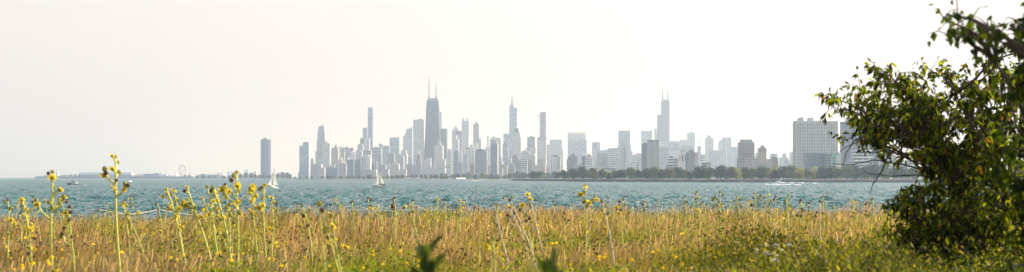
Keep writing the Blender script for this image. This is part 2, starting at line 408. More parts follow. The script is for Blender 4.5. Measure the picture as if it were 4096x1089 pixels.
B('office_block', 'wide low dark glass block below the diamond-braced tower', 6200, ('slate','k','c',22,3.6), [('block','box',1299,1351,671.5),('roof_equipment','box',1310,1340,669.5,{'bot':671.5})])
B('office_block', 'pale two-part low block above the wide low dark glass block', 6350, ('pale','l','p',12,3.6), [('block','box',1296,1318,656),('east_block','box',1317,1341,657)])
B('apartment_tower', 'tan old-style tower with a narrow raised centre, right of the diamond bracing', 6600, ('tan','k','p',9,3.4),
  [('shaft','box',1325,1356,591),('raised_centre','box',1337.5,1349,580,{'bot':591}),('side_wing','box',1323,1330,600)])
B('apartment_tower', 'slender white tower with twin cylinders on its roof', 6700, ('white','l','g',6,3.4), [('shaft','box',1351,1369,590),('roof_cylinder','cyl',1353,1359,585,{'bot':590}),('roof_cylinder','cyl',1361,1368,586,{'bot':590})])
B('steep_roofed_tower', 'narrow tan tower with a steep pointed dark roof', 6500, ('tan','k','p',6,3.4), [('shaft','box',1363,1379,606),('pointed_roof','pyr',1364.5,1377,585,{'bot':606,'st':'roof_dark'})])
B('apartment_tower', 'white balconied slab with a stepped top, left of the two dark glass blocks', 6700, ('white','k','h',8,5.0), [('shaft','box',1373,1403,591),(PH,'box',1379,1394,586,{'bot':591}),('dark_side_wing','box',1402,1414.5,591,{'st':('slate','k','g',4,3.4)})])
B('domed_block', 'mid-height pale block with a small dome above the lakefront', 6350, ('pale','b','p',9,3.4), [('block','box',1352.5,1372,640),('dome','dome',1355,1371,629,{'bot':640,'st':'metal_pale'})])
B('office_block', 'plain grey-brown block in front of the small domed block', 6200, ('grey','b','p',16,3.4), [('block','box',1354,1388,655),('plant_room','box',1374,1381,648,{'bot':655})])
B('office_slab', 'blank pale slab with a lit edge behind the dark glass pair', 6600, ('white','l','p',7,3.4), [('shaft','box',1400.5,1424,607.5),('plant_room','box',1405,1412,605.5,{'bot':607.5})])
B('office_slab', 'broad pale slab stepping up behind the dark glass pair', 6500, ('pale','l','h',7,3.4), [('shaft','box',1422,1450,603),('roof_line','box',1425,1442,601,{'bot':603})])
B('glass_block', 'dark glass apartment block with pale balcony lines, left of the dark pair', 6150, ('slate','k','c',9,3.4), [('shaft','box',1386,1417,639),('balconies','slabs',1387,1401,645,{'n':20,'bot':715,'st':'metal_pale','dy':-.5}),('dome','dome',1387,1396,630,{'bot':639,'st':'metal_pale'})], ref='left dark glass block')
B('glass_block', 'plain dark glass block, right of the dark pair', 6120, ('dark','k','c',10,3.4), [('shaft','box',1417,1444,640),('sloped_roof_box','slant',1432,1443,635,{'bot':640,'low':640,'hi':'r'})], ref='right dark glass block')
B('supertall_tower', 'tallest slender glass tower left of the big tapering tower, waisted with a dark band', 8300, ('blue','l','c',10,3.6),
  [('lower_shaft','tap',1470,1493.5,600,{'t':.93}),('middle_shaft','tap',1470.6,1492.3,475,{'bot':600,'t':1.07,'dy':0}),('dark_band','box',1470.8,1493.2,469,{'bot':475,'st':'metal_dark','dy':0}),
   ('upper_shaft','tap',1470,1493.5,430,{'bot':469,'t':.90,'dy':0})], ref='slender waisted glass tower')
B('glass_tower', 'shorter blue glass tower joined to the left of the slender waisted one', 8250, ('blue','l','c',8,3.6), [('shaft','tap',1450,1471,512,{'t':1.0}),('roof_box','box',1459,1470,510.5,{'bot':512})])
B('apartment_tower', 'small dark-topped tower left of the white ribbed tower below the waisted one', 7000, ('slate','k','c',5,3.4), [('shaft','box',1440,1459,554),(PH,'box',1444,1452,552.5,{'bot':554})])
B('ribbed_tower', 'white ribbed tower below the slender waisted glass tower', 6900, ('white','l','v',6,3.4), [('shaft','box',1456,1480,553.5),('ribs','fins',1456,1477,554,{'n':6,'st':'white_paint','bot':640,'dy':0}),(PH,'box',1461,1474,551.5,{'bot':553.5})])
B('apartment_tower', 'pale banded tower with a rounded roof box, left of the white ribbed tower', 6800, ('pale','b','h',7,3.8), [('shaft','box',1429,1453.5,579),(PH,'cyl',1434,1450,575,{'bot':579})])
B('banded_slab', 'grey slab with strong dark horizontal bands behind the white striped tower', 6600, ('grey','k','h',8,7), [('shaft','box',1450,1487,601.5),(PH,'box',1461,1475,599,{'bot':601.5})])
B('banded_slab', 'broad pale slab with fine horizontal bands right of the dark banded slab', 6700, ('silver','b','h',10,6), [('shaft','box',1487,1528.5,592),(PH,'box',1496,1516,588,{'bot':592}),('mast','ant',1494,1495,583,{'bot':592,'st':'metal_pale','r':.5})], ref='broad banded slab')
B('striped_tower', 'white tower with bold vertical stripes standing on the long low block', 6300, ('white','k','v',6,3.4),
  [('shaft','box',1440,1485,627),('piers','fins',1441,1481,625,{'n':6,'st':'white_paint','dy':0,'bot':681}),(PH,'box',1455,1479,620,{'bot':627,'st':('white','l','p',6,4)})], ref='white tower with bold vertical stripes')
B('long_low_block', 'long low masonry block under the white striped tower', 6100, ('grey','k','p',22,4.2), [('block','box',1443,1510,681.5),('parapet','box',1445,1506,679.5,{'bot':681.5})])
B('office_tower', 'grey flat-topped tower low behind the broad banded slab', 8000, ('grey','l','g',7,3.6), [('shaft','box',1513.5,1534,576.5),('roof_box','box',1517,1526,575,{'bot':576.5})])
B('office_tower', 'grey tower with a sunlit right edge, left of the square white-edged skyscraper', 7200, ('grey','l','g',8,3.6), [('shaft','box',1529,1558.5,586),('roof_line','box',1535,1557,583.5,{'bot':586})])
B('square_skyscraper', 'square skyscraper with pale ribs and a bright right edge, midway to the big tapering tower', 8700, ('blue','l','v',22,3.8), [('shaft','box',1556.5,1601.5,552),('roof_band','box',1557.5,1600.5,549.5,{'bot':552,'st':'metal_pale'}),('mid_band','box',1556,1602,587,{'bot':590,'st':'metal_pale','dy':-.5})], depth=56, ref='square pale-ribbed skyscraper')
B('banded_block', 'brown block with dark window bands below the square pale-ribbed skyscraper', 6700, ('tan','k','h',6,8), [('shaft','box',1549,1579.5,613),('roof_box','box',1556,1572,610,{'bot':613})])
B('banded_block', 'mid-height grey block with a lit right edge, right of the brown banded block', 6500, ('grey','l','g',9,4), [('shaft','box',1581,1617,625),('roof_box','box',1588,1606,621.5,{'bot':625})])
B('office_block', 'long pale block behind the lit-edged grey block', 6900, ('pale','l','g',10,4), [('shaft','box',1588,1631,617.5),('upper_storeys','box',1602,1627,601.5)])
B('stepped_office_tower', 'pale blue-grey tower stepping up in two tiers, left of the checkered slab', 8600, ('silver','l','g',12,3.8), [('tall_tier','box',1624,1652,515),('roof_box','box',1640,1651,510,{'bot':515}),('middle_tier','box',1619,1627,533),('low_tier','box',1611.5,1621,543)], ref='two-tiered blue-grey tower')
B('checkered_slab', 'broad pale slab with a fine window grid, directly left of the big tapering tower', 7200, ('white','l','g',22,5), [('shaft','box',1651,1700,481),('roof_line','box',1651.6,1699.5,479,{'bot':481,'st':'metal_pale'}),(PH,'box',1677,1689,475.5,{'bot':480,'st':'metal_dark'}),('mid_band','box',1650.6,1700.2,600,{'bot':603,'st':'white_paint','dy':-.6})], depth=40, ref='broad checkered slab')
B('masonry_block', 'large low tan hotel block with rows of windows on the waterfront', 6150, ('beige','k','p',18,4.0), [('block','box',1557,1599,655),('roof_box','box',1570,1588,652,{'bot':655}),('west_wing','box',1598,1627,678)])
B('masonry_block', 'low grey block between the long low block and the tan hotel block', 6200, ('grey','k','p',13,4.0), [('block','box',1509,1558,677),('upper_storeys','box',1520,1545,661)])
B('small_tower', 'small dark tower with a bright lit edge right of the striped tower', 6250, ('slate','k','c',5,3.5), [('shaft','box',1486,1499,653),('roof_box','box',1489,1495,651.5,{'bot':653})])
B('small_tower', 'small brown tower with a pointed top just above the near sailboat', 6260, ('tan','k','p',5,3.5), [('shaft','box',1498,1509,648),('pointed_roof','pyr',1500,1508,638,{'bot':648,'st':'roof_dark'})])
B('office_block', 'white-striped small block left of the tan hotel block', 6300, ('white','k','h',5,6), [('block','box',1542,1559,657),('roof_box','box',1546,1555,655,{'bot':657})])
B('small_tower', 'grey mid-height block under the two-tiered blue-grey tower', 6600, ('grey','l','g',6,4), [('shaft','box',1630,1651,629),('roof_box','box',1634,1645,626,{'bot':629})])
B('small_tower', 'dark low block left of the brown pyramid-roofed tower', 6300, ('slate','b','p',9,4), [('shaft','box',1627,1654,657),('roof_box','box',1637,1648,654,{'bot':657})])
B('pyramid_roofed_tower', 'brown tower with a pyramid roof in front of the checkered slab', 6300, ('brown','l','p',7,5),
  [('shaft','box',1663.5,1686,640),('upper_storeys','box',1666.5,1684,617),('pyramid_roof','pyr',1668,1682,603,{'bot':617,'st':'metal_pale'}),('low_wing','box',1654,1666,662)], ref='brown pyramid-roofed tower')
B('ribbed_block', 'low white ribbed block at the foot of the big tapering tower', 6400, ('white','b','v',10,3.4), [('block','box',1687,1725,640),('upper_storeys','box',1704,1725,632.5)])
# --- the big tapering tower
def tapering_tower():
    D = 7150; cx = 1729.8; s = D/FPX
    root = empty('tapering_skyscraper', ((cx-2048)*s, D+30, 1), ROT, 'tallest black tapering tower with two tall roof masts at left centre', 'skyscraper', 'high-rise buildings of the hazy skyline')
    REFS.append((1690, 1770, 'big black tapering tower'))
    H = EYE+(HOR-401)*s-1; m = fac(('dark','k','c',1,3.6), 3.2)
    bw, tw = 81*s-8, 50.2*s-3
    q = MB(); q.box(-bw/2, bw/2, -25, 25, 0, H, tw/bw, .62); q.build('shaft', m, root)
    q = MB()
    for k in range(5):      # diagonal braces front and right
        z0, z1 = H*k/5*.98, H*(k+1)/5*.98
        f = lambda z: (bw/2*(1-(1-tw/bw)*z/H), -25*(1-.38*z/H)-.35)
        (a0, y0), (a1, y1) = f(z0), f(z1)
        q.tube([(-a0, y0, z0), (a1, y1, z1)], .45, 4); q.tube([(a0, y0, z0), (-a1, y1, z1)], .45, 4)
        q.box(-a1, a1, y1-.5, y1+.4, z1-.9, z1+.9)
    q.build('diagonal_bracing', mat('bracing_black', (.055,.065,.08), .6), root)
    q = MB(); q.box(-tw/2+.5, tw/2-.5, -15.2, 15.2, H-.3, H+1.5); q.build('roof_slab', MATS['metal_dark'], root)
    q = MB(); q.box(-17*s, 19*s, -12, 12, H+1.5, H+7.5*s); q.build('mechanical_floors', MATS['roof_dark'], root)
    q = MB(); q.box(-24*s, 24*s, -15.9, -15.3, H-3.2*s, H-1.6*s); q.build('pale_light_band', MATS['metal_pale'], root)
    for px, top in ((1714.5, 296), (1743, 318)):
        q = MB(); x = (px-cx)*s; zt = EYE+(HOR-top)*s-1; zb = H+7.3*s; h = zt-zb
        q.ring(x, 0, [(3.2, zb), (3.0, zb+h*.16), (2.1, zb+h*.17), (2.0, zb+h*.55), (1.5, zb+h*.56), (1.2, zb+h*.82), (.7, zb+h*.83), (.5, zt)], 6)
        q.box(x-4.5, x+4.5, -2, 2, zb-.1, zb+1.6)
        q.build('mast', MATS['metal_dark'], root)
tapering_tower()
B('sliver_tower', 'pale sliver tower with dark stripes showing behind the big tapering tower', 7700, ('white','k','s',4,3.4), [('shaft','box',1752,1769,450),('top_band','box',1753,1768.5,448.5,{'bot':450,'st':'metal_pale'})])
B('dark_office_slab', 'dark slab joined to the right of the big tapering tower', 7300, ('slate','k','v',16,3.6), [('shaft','box',1756,1790,516.5),('roof_line','box',1757.5,1789,514.8,{'bot':516.5,'st':'roof_dark'})], depth=30, ref='dark slab beside the tapering tower')
B('setback_tower', 'pale art-deco tower with stepped top and beacon mast before the tapering tower', 6700, ('beige','l','p',12,4),
  [('middle_tier','box',1736,1774,583),('upper_tier','box',1746,1766,575,{'bot':583}),('beacon_mast','ant',1753.5,1755,556,{'bot':575,'st':'metal_pale','r':.9}),('lower_tier','box',1732.5,1783,638)])
B('masonry_block', 'wide plain grey block at the foot of the pale art-deco tower', 6300, ('grey','l','p',22,4), [('block','box',1692,1784,671),('parapet','box',1694,1740,669,{'bot':671})])
B('small_tower', 'slim white tower with a stepped roof right of the dark joined slab', 6600, ('white','k','h',4,6), [('shaft','box',1789,1799.5,600),('lower_wing','box',1781,1802,662),('roof_box','box',1791,1798,597.5,{'bot':600})])
B('banded_block', 'slim pale banded block left of the diamond-topped tower', 7000, ('pale','l','h',6,5), [('shaft','box',1791,1808,598),('roof_box','box',1794,1803,596,{'bot':598})])
B('diamond_top_tower', 'pale tower with a steep triangular top and needle spire', 8300, ('silver','l','g',9,3.6),
  [('shaft','box',1807,1838,523),('triangular_top','pyr',1807.5,1837.5,503,{'bot':523}),('spire','ant',1821.7,1822.7,490,{'bot':504,'st':'metal_pale','r':.7})], ref='triangular-topped tower with a needle')
B('slant_roofed_tower', 'grey tower with a dark sloping glass roof beside the triangular-topped tower', 7900, ('silver','l','v',10,3.6),
  [('shaft','box',1823,1849,538),('sloping_roof','slant',1823,1848.5,524,{'bot':538,'low':524.5,'hi':'r','st':('slate','k','c',8,5)})], ref='tower with dark sloping roof')
B('window_grid_tower', 'white tower with dark square windows and a raised centre, below the triangular top', 6600, ('white','k','g',8,5.5), [('shaft','box',1808.5,1836,559),('raised_centre','box',1815.5,1828,541,{'bot':559})], ref='white gridded tower with raised centre')
B('dark_slab', 'slate slab with a pale right half, below the white gridded tower', 6000, ('slate','b','v',7,3.4), [('shaft','box',1815,1833,606.5),('pale_half','box',1832,1849.5,606,{'st':('white','l','p',8,4)}),('roof_box','box',1820,1830,604,{'bot':606.5})])
B('banded_block', 'banded grey block low in front of the slate slab with the pale half', 5700, ('grey','b','h',6,5.5), [('shaft','box',1832.5,1849,650.5),('roof_box','box',1836,1844,648.5,{'bot':650.5})])
B('twin_turret_tower', 'tall pale tower crowned by two pointed turrets', 7500, ('white','l','s',12,3.6),
  [('shaft','box',1846.5,1877.5,485),('turret','cyl',1848,1859.5,476,{'bot':485,'dy':2}),('turret_roof','pyr',1849,1858.5,466.5,{'bot':476,'st':'metal_pale','dy':3}),
   ('turret','cyl',1865,1876.5,476,{'bot':485,'dy':2}),('turret_roof','pyr',1866,1875.5,466.5,{'bot':476,'st':'metal_pale','dy':3}),('lower_wing','box',1843,1862,599)], ref='twin-turreted tower')
B('pale_block', 'pale block with a grey side below the twin-turreted tower', 5900, ('pale','b','g',6,4.5), [('shaft','box',1849,1864,618),('upper_storeys','box',1849,1861,599)])
B('slim_white_slab', 'slim slab with a blank white front panel and dark sides right of the slate slab', 5700, ('grey','k','h',7,4), [('shaft','box',1862,1884,592),('white_panel','box',1866,1879.5,594.5,{'bot':685,'st':('white','l','p',3,9),'dy':-1.2,'dep':6}),(PH,'box',1868,1878,588,{'bot':592,'st':'concrete'})], ref='slim slab with white panel')
B('office_tower', 'hazy pale block behind the slim slab with the white panel', 7400, ('pale','l','g',6,4), [('shaft','box',1878,1893,580),('roof_box','box',1881,1890,578.5,{'bot':580})])
B('banded_block', 'white-columned block left of the broad gridded slab', 6000, ('white','k','v',6,4), [('shaft','box',1883,1899,624),('upper_storeys','box',1884,1898.5,603.5,{'st':('pale','l','g',6,4)})])
B('dark_block', 'dark brown low block left of the broad gridded slab', 5300, ('brown','k','p',6,4), [('shaft','box',1880,1899,655),('roof_box','box',1884,1893,652.5,{'bot':655})])
B('pointed_crown_tower', 'brown-grey tower with a dark pyramid crown right of the twin turrets', 7700, ('tan','k','s',8,3.6),
  [('shaft','box',1892.5,1918,499),('pyramid_crown','pyr',1898.5,1913,483.5,{'bot':499,'st':'roof_dark'}),('crown_shoulder','box',1893,1898,496.5,{'bot':499}),('crown_shoulder','box',1913,1917.5,496.5,{'bot':499}),('side_wing','box',1917,1925,555)], ref='tower with dark pyramid crown')
B('white_box_tower', 'white box-like tower in front of the pyramid-crowned tower', 6800, ('white','l','p',6,4), [('shaft','box',1892.5,1912,575),('roof_line','box',1896,1908,573,{'bot':575})])
B('broad_grid_slab', 'broad grey slab with pale vertical ribs over tall windows', 5200, ('slate','b','g',14,5), [('shaft','box',1899,1949.5,605),('piers','fins',1899.5,1947,605,{'n':9,'st':'concrete','dy':0,'bot':708}),('upper_floor','box',1905,1943,598,{'bot':605,'st':('slate','k','c',9,4)})], ref='broad slab with pale ribs')
B('small_tower', 'small pinkish block between the broad ribbed slab and the dark blue one', 5500, ('pink','k','p',5,4), [('shaft','box',1948,1964,664),('west_half','box',1948,1955.5,642.5)])
B('sliver_tower', 'very thin pale tower with a flat cap left of the white columned slab', 8000, ('white','l','v',3,3.5), [('shaft','box',1948,1956,545.5),('flat_cap','box',1948,1958,543.5,{'bot':545.5,'st':'metal_pale'}),('low_wing','box',1940,1963,589)])
B('column_slab', 'white slab with tall white columns and dark gaps behind the dark blue tower', 6300, ('white','k','g',10,6), [('shaft','box',1959,2006,556),('columns','fins',1980,2003,556,{'n':5,'st':'white_paint','dy':0,'bot':640}),(PH,'box',1967,1983,545.5,{'bot':556,'st':('white','l','p',4,4)}),('top_floor','box',1966,2004,552,{'bot':556})], ref='white columned slab')
B('dark_blue_tower', 'dark blue gridded tower with sunlight painted on its thin right edge near the centre', 5000, ('silver','k','c',8,3.6), [('shaft','box',1962.5,1992,573.5),('painted_sun_edge','box',1989.5,1992.6,573,{'st':'white_paint','dy':-.5,'dep':18}),(PH,'box',1967,1988,564.5,{'bot':573.5,'st':'concrete'})], ref='dark blue gridded tower')  # white strip paints sunlight on the tower's right side
B('office_tower', 'pale balconied tower with a rounded top right of the white columned slab', 6300, ('silver','b','h',7,5), [('shaft','box',2010,2033,577),(PH,'box',2013,2027,571,{'bot':577})])
B('small_tower', 'grey low block right of the dark blue gridded tower', 5200, ('pale','k','p',6,4.5), [('shaft','box',1993,2011,646),('upper_storeys','box',1994,2008,628)])
B('small_tower', 'white and blue little tower right of the dark blue gridded tower', 5400, ('white','b','h',4,5.5), [('shaft','box',1999,2012,643.5),('roof_box','box',2002,2009,641,{'bot':643.5})])
B('masonry_block', 'tan gabled apartment block below the pale balconied tower', 4900, ('beige','k','p',9,4.2), [('block','box',2001,2030,664),('gable_roof','gable',2003,2018,657,{'bot':664,'st':'roof_dark'})])
B('masonry_block', 'low grey terrace block near the trees right of the dark blue tower', 4700, ('grey','l','p',8,4.2), [('block','box',1995,2012,674),('roof_box','box',2000,2007,672,{'bot':674})])
B('spired_glass_tower', 'tall pale glass tower with a thin central spire right of centre-left', 8200, ('silver','l','c',9,3.6),
  [('middle_tier','box',2037,2070,432.5),('upper_tier','box',2038,2056.5,421),('spire','ant',2047.6,2049,374,{'bot':421,'st':'metal_dark','r':1.7}),('lower_tier','box',2013,2071,534.5),('base_tier','box',2037,2050.5,549)], ref='pale glass tower with a spire')
B('mansard_tower', 'stepped stone tower with a dark mansard crown below the spired glass tower', 6900, ('beige','l','s',9,3.6),
  [('shaft','box',2052,2081.5,531),('mansard_crown','tap',2054.5,2077,515,{'bot':531,'st':'roof_dark','t':.78}),('crown_rail','box',2056,2075.5,513.5,{'bot':515,'st':'metal_dark'}),('side_wing','box',2080.5,2085,552)], ref='tower with dark mansard crown')
B('grey_office_tower', 'plain grey glass tower right of the mansard-crowned tower', 7800, ('slate','b','c',9,3.8), [('shaft','box',2109,2141.5,548),('roof_box','box',2119,2134,545,{'bot':548}),('low_wing','box',2138,2143,592)], ref='plain grey glass tower')
B('stepped_block', 'grey stepped block in front of the plain grey glass tower', 6600, ('grey','l','g',8,4), [('block','box',2103,2134,592),('upper_storeys','box',2110,2126,588,{'bot':592})])
B('stepped_block', 'broad pale stepped block between the mansard tower and the gridded tower', 5800, ('pale','l','g',12,4.5), [('block','box',2084,2142,616),('upper_storeys','box',2086,2120,606),('roof_box','box',2092,2108,601,{'bot':606})])
B('balconied_tower', 'white balconied apartment tower below the mansard-crowned tower', 4800, ('white','k','h',7,5.4), [('shaft','box',2081.5,2110.5,638.5),(PH,'box',2091,2101.5,630.5,{'bot':638.5})], ref='white balconied apartment tower')
B('brown_tower', 'brown brick apartment tower with a roof tower, left of the white balconied one', 5000, ('brown','l','g',7,4.5), [('shaft','box',2048,2075,628),(PH,'box',2054,2070,619,{'bot':628}),('side_wing','box',2072,2083,640,{'st':('grey','k','h',4,5)})], ref='brown brick apartment tower')
B('small_tower', 'white and blue chequered block left of the brown brick tower', 5100, ('white','b','g',5,5.5), [('shaft','box',2031,2048,634),('roof_box','box',2035,2043,632,{'bot':634})])
B('masonry_block', 'low balconied block under the brown brick tower', 4600, ('pale','k','h',9,5), [('block','box',2030,2062,672.5),('upper_storeys','box',2038,2057,657)])
B('small_tower', 'narrow red-brown tower right of the white balconied apartment tower', 4900, ('pink','k','v',4,4.5), [('shaft','box',2111,2130.5,640),('roof_box','box',2116,2124,637.5,{'bot':640})])
B('masonry_block', 'small pale block right of the narrow red-brown tower', 5000, ('pale','b','g',4,4.5), [('block','box',2130,2143,625),('roof_box','box',2133,2139,623,{'bot':625})])
B('crane_built_tower', 'tall unfinished glass tower beside the construction crane', 7200, ('silver','b','h',8,6), [('shaft','box',2160,2185,451),('crown','box',2160.6,2184.5,449.3,{'bot':451,'st':'roof_dark'}),('middle_tier','box',2149,2187.5,548.5,{'dy':-1})], ref='unfinished tower with the crane')
B('gridded_tower', 'pale tower with a fine square grid in front of the unfinished one', 6000, ('white','b','g',11,5.2), [('shaft','box',2148.5,2187.5,562),('roof_line','box',2150,2186,560.5,{'bot':562,'st':'metal_pale'})], ref='fine gridded tower')
B('office_tower', 'narrow grey tower left of the broad pale blank-faced one', 7200, ('silver','l','g',5,4), [('shaft','box',2186,2199,580),('roof_box','box',2189,2196,577,{'bot':580})])
B('broad_pale_tower', 'broad pale tower behind the white tower with dark stripes', 6900, ('white','l','g',16,4), [('shaft','box',2199,2250.5,561),('roof_line','box',2201,2249,558.8,{'bot':561}),('side_wing','box',2248,2255,598)], ref='broad pale tower')
B('striped_apartment_tower', 'white tower with wide dark vertical stripes and a dark roof box', 4600, ('white','k','v',5,3.5), [('shaft','box',2200,2243,627),('piers','fins',2201,2238.5,627,{'n':5,'st':'white_paint','dy':0,'bot':712}),(PH,'box',2211,2233,620.5,{'bot':627,'st':'roof_dark'})], ref='white tower with wide dark stripes')
B('hotel_block', 'ornate pale hotel block with a crowned roof below the gridded tower', 4900, ('beige','k','p',13,4.5), [('block','box',2141,2183,660),('upper_storeys','box',2150,2176,648),('crown','box',2152,2170,637,{'bot':648,'st':('brown','l','p',6,4)}),('side_block','box',2164,2184,636,{'dy':12})], ref='ornate pale hotel block')
B('small_tower', 'low dark block between the ornate hotel and the striped white tower', 5000, ('grey','b','p',5,4.5), [('shaft','box',2182,2200,671),('roof_box','box',2186,2195,669,{'bot':671})])
# --- middle
B('crenellated_tower', 'broad hazy tower with square battlement teeth along its roof', 8700, ('pale','l','s',14,4), [('shaft','box',2271,2344,535),('battlements','merlons',2271,2343.5,527,{'bot':535,'n':7,'dy':0})], ref='broad battlemented tower')
B('office_slab', 'wide hazy slab in front of the broad battlemented tower', 8200, ('silver','l','h',12,5), [('shaft','box',2271,2322,564),('roof_line','box',2273,2318,562.5,{'bot':564})])
B('stepped_lit_tower', 'small white terraced top in front of the battlemented tower', 8300, ('white','l','h',6,6), [('shaft','box',2321,2345,549),('upper_storeys','tap',2323,2343,541,{'bot':549,'t':.8})])
B('gable_topped_tower', 'hazy pale tower with a low triangular gable, right of the battlemented roof', 8000, ('silver','l','v',9,4), [('shaft','box',2306.5,2348,562),('cornice','box',2305,2349,560,{'bot':562,'dy':-1,'st':'metal_pale'}),('gable','gable',2309,2346,554.5,{'bot':560,'dy':0})], ref='gable-topped tower')
B('brown_apartment_tower', 'brown apartment tower with a stepped roof in front of the battlemented tower', 4300, ('brown','l','v',8,3.6), [('shaft','box',2272.5,2311.5,627),(PH,'box',2280,2304,619,{'bot':627}),('roof_tower','box',2289,2300.5,613.5,{'bot':619}),('side_wing','box',2267,2276,637),('low_wing','box',2303,2316,668)], ref='stepped brown apartment tower')
B('white_grid_apartment', 'white gridded apartment tower with a blue left half and dark roof box', 4300, ('white','k','g',6,4.5), [('white_half','box',2341,2369.5,625),('blue_half','box',2328.5,2342,625,{'st':('slate','b','c',4,3.6),'dy':1.5}),(PH,'box',2350,2363,618,{'bot':625,'st':'roof_dark'})], ref='white and blue apartment pair')
B('low_rise', 'small pale low-rise between the brown tower and the white and blue pair', 4800, ('pale','k','g',5,4.5), [('block','box',2312,2329,654),('roof_box','box',2316,2324,652,{'bot':654})])
B('frame_topped_tower', 'pale narrow tower with a large square frame set in its upper face', 8000, ('silver','l','p',6,4), [('shaft','box',2368,2401.5,569),('square_frame','box',2374.5,2390,573,{'bot':597,'st':('blue','l','c',5,4),'dy':-1.2,'dep':5}),('frame_sill','box',2367.5,2402,596.5,{'bot':599,'st':'metal_pale','dy':-.8})], ref='tower with a framed square')
B('low_tower', 'hazy low tower to the right below the framed-square tower', 5200, ('grey','l','v',4,4), [('shaft','box',2380.5,2389,641),('roof_box','box',2382,2387,639.5,{'bot':641})])
B('long_apartment_slab', 'long balconied slab with uneven ribbed roofline right of the framed-square tower', 5000, ('white','k','v',14,4), [('shaft','box',2387,2433,613),('roof_boxes','merlons',2389,2431,609,{'bot':613,'n':6,'dy':0})], ref='long ribbed apartment slab')
B('stepped_hazy_tower', 'faint stepped tower with a pyramid cap behind the ribbed slab', 8000, ('silver','l','g',10,4), [('shaft','box',2400,2434,601),('middle_tier','box',2419,2434,600),('pyramid_cap','pyr',2421,2433,593.5,{'bot':601})])
B('apartment_block', 'grey apartment block with white balconies low on the ribbed slab', 4400, ('grey','l','g',8,4.5), [('block','box',2406,2433,632),('roof_boxes','merlons',2409,2430,629,{'bot':632,'n':3,'dy':0})])
B('long_low_building', 'long low modern building with a dark roof just above the trees', 3900, ('pale','b','g',14,5), [('block','box',2407,2465,679),('dark_roof','box',2410,2463,673,{'bot':679,'st':('slate','b','c',12,4)})])
B('banded_white_slab', 'white slab with close horizontal bands behind the white framed tower', 5600, ('white','b','h',10,7), [('shaft','box',2433,2477.5,595),('roof_line','box',2437,2475,592.5,{'bot':595,'st':'metal_pale'}),('mast','ant',2438,2439,588,{'bot':594,'st':'metal_pale','r':.7})], ref='white slab with close bands')
B('balconied_apartment', 'white balconied apartment building just left of the white framed tower', 4500, ('white','k','g',9,4.6), [('shaft','box',2437.5,2480,632),('raised_part','box',2454,2480.5,629),('roof_boxes','merlons',2440,2452,629,{'bot':632,'n':2,'dy':0})])
B('wide_shouldered_tower', 'broad dark hazy tower with a shouldered base and pale cap line', 7900, ('slate','l','v',16,4), [('shaft','box',2474.5,2521.5,525),('roof_line','box',2475.5,2521,523,{'bot':525,'st':'roof_dark'}),('shoulders','box',2472,2525,582),('side_wing','box',2521,2532,605),('far_wing','box',2459,2475,592)], ref='broad shouldered hazy tower')
B('white_framed_tower', 'white framed slab with dark vertical glass stripes and a beige roof box', 4300, ('white','k','v',4,3.5), [('shaft','box',2481,2506.5,586),('piers','fins',2482,2504.5,586,{'n':5,'st':'white_paint','dy':0,'bot':712}),(PH,'box',2488.5,2500.5,577,{'bot':586,'st':'concrete'}),('cornice','box',2480.6,2507,588.5,{'bot':591,'st':'white_paint','dy':-1.6})], ref='white framed slab with dark stripes')
B('low_tower', 'faint low building right of the white framed slab', 6000, ('pale','l','h',8,5), [('block','box',2507,2532,641),('upper_storeys','box',2530,2552,622)])
B('low_tower', 'small pale stepped building left of the large twin-shaded tower', 5200, ('white','b','g',8,5), [('block','box',2529,2553,622),('upper_storeys','box',2533,2545,618,{'bot':622}),('right_block','box',2552,2568,614)])
B('low_rise', 'faint pale low-rise row behind the slim chimney', 6300, ('white','l','g',12,5), [('block','box',2513,2569,652),('left_block','box',2515,2530,640),('right_block','box',2545,2567,613)])
B('chimney_stack', 'dark slim chimney rising from the trees', 3900, 'metal_dark', [('stack','cyl',2550,2554.2,652),('rim','cyl',2549.5,2554.7,652,{'bot':654.5,'dy':0})], cat='chimney', group='chimneys on the shore', ref='dark slim chimney')
B('twin_mast_tower', 'hazy tower with corner teeth and two thin roof masts', 8500, ('silver','l','v',10,4), [('shaft','box',2565.5,2610.5,525),('corner_tooth','box',2566,2571,521,{'bot':525}),('corner_tooth','box',2604,2610,521,{'bot':525}),
  ('roof_mast','ant',2570.7,2572,498,{'bot':522,'st':'metal_pale','r':.8}),('roof_mast','ant',2604,2605.4,498,{'bot':522,'st':'metal_pale','r':.8})], ref='twin-masted hazy tower')
B('narrow_tower', 'narrow stepped hazy tower immediately left of the tallest stepped skyscraper', 8800, ('grey','l','g',5,4), [('shaft','box',2617.5,2629.5,519),('raised_part','box',2619,2626,513)])
B('tiered_skyscraper', 'tallest hazy skyscraper of the right half, black tiered with two white masts', 9300, ('dark','k','c',14,3.9),
  [('upper_tier','box',2645,2680,404),('crown','box',2654,2672.5,398.5,{'bot':404,'st':'roof_dark'}),('left_tier','box',2629.5,2647,459.5),('base_tier','box',2627,2681,568),
   ('mast','ant',2651.3,2653,340,{'bot':400,'st':'metal_dark','r':1.8}),('mast','ant',2671.5,2673.2,342,{'bot':400,'st':'metal_dark','r':1.8}),
   ('short_mast','ant',2648.7,2649.7,374,{'bot':404,'st':'metal_pale','r':.8}),('short_mast','ant',2675.3,2676.3,374,{'bot':404,'st':'metal_pale','r':.8})], depth=50, ref='tallest hazy tiered skyscraper')
B('ribbed_twin_tower', 'large apartment tower with white ribs and a dark banded top', 3900, ('slate','k','c',10,3.5), [('shaft','box',2589.5,2637.5,562),('ribs','fins',2590,2634,566,{'n':9,'st':'white_paint','dy':0,'bot':716}),('top_band','box',2589.8,2637.2,560,{'bot':566,'st':'metal_dark','dy':-.4}),
   ('lower_wing','box',2568,2592,575,{'st':('slate','k','g',6,3.6),'dy':3}),('wing_roof_box','box',2574,2588,571.5,{'bot':575})], ref='large white-ribbed tower')
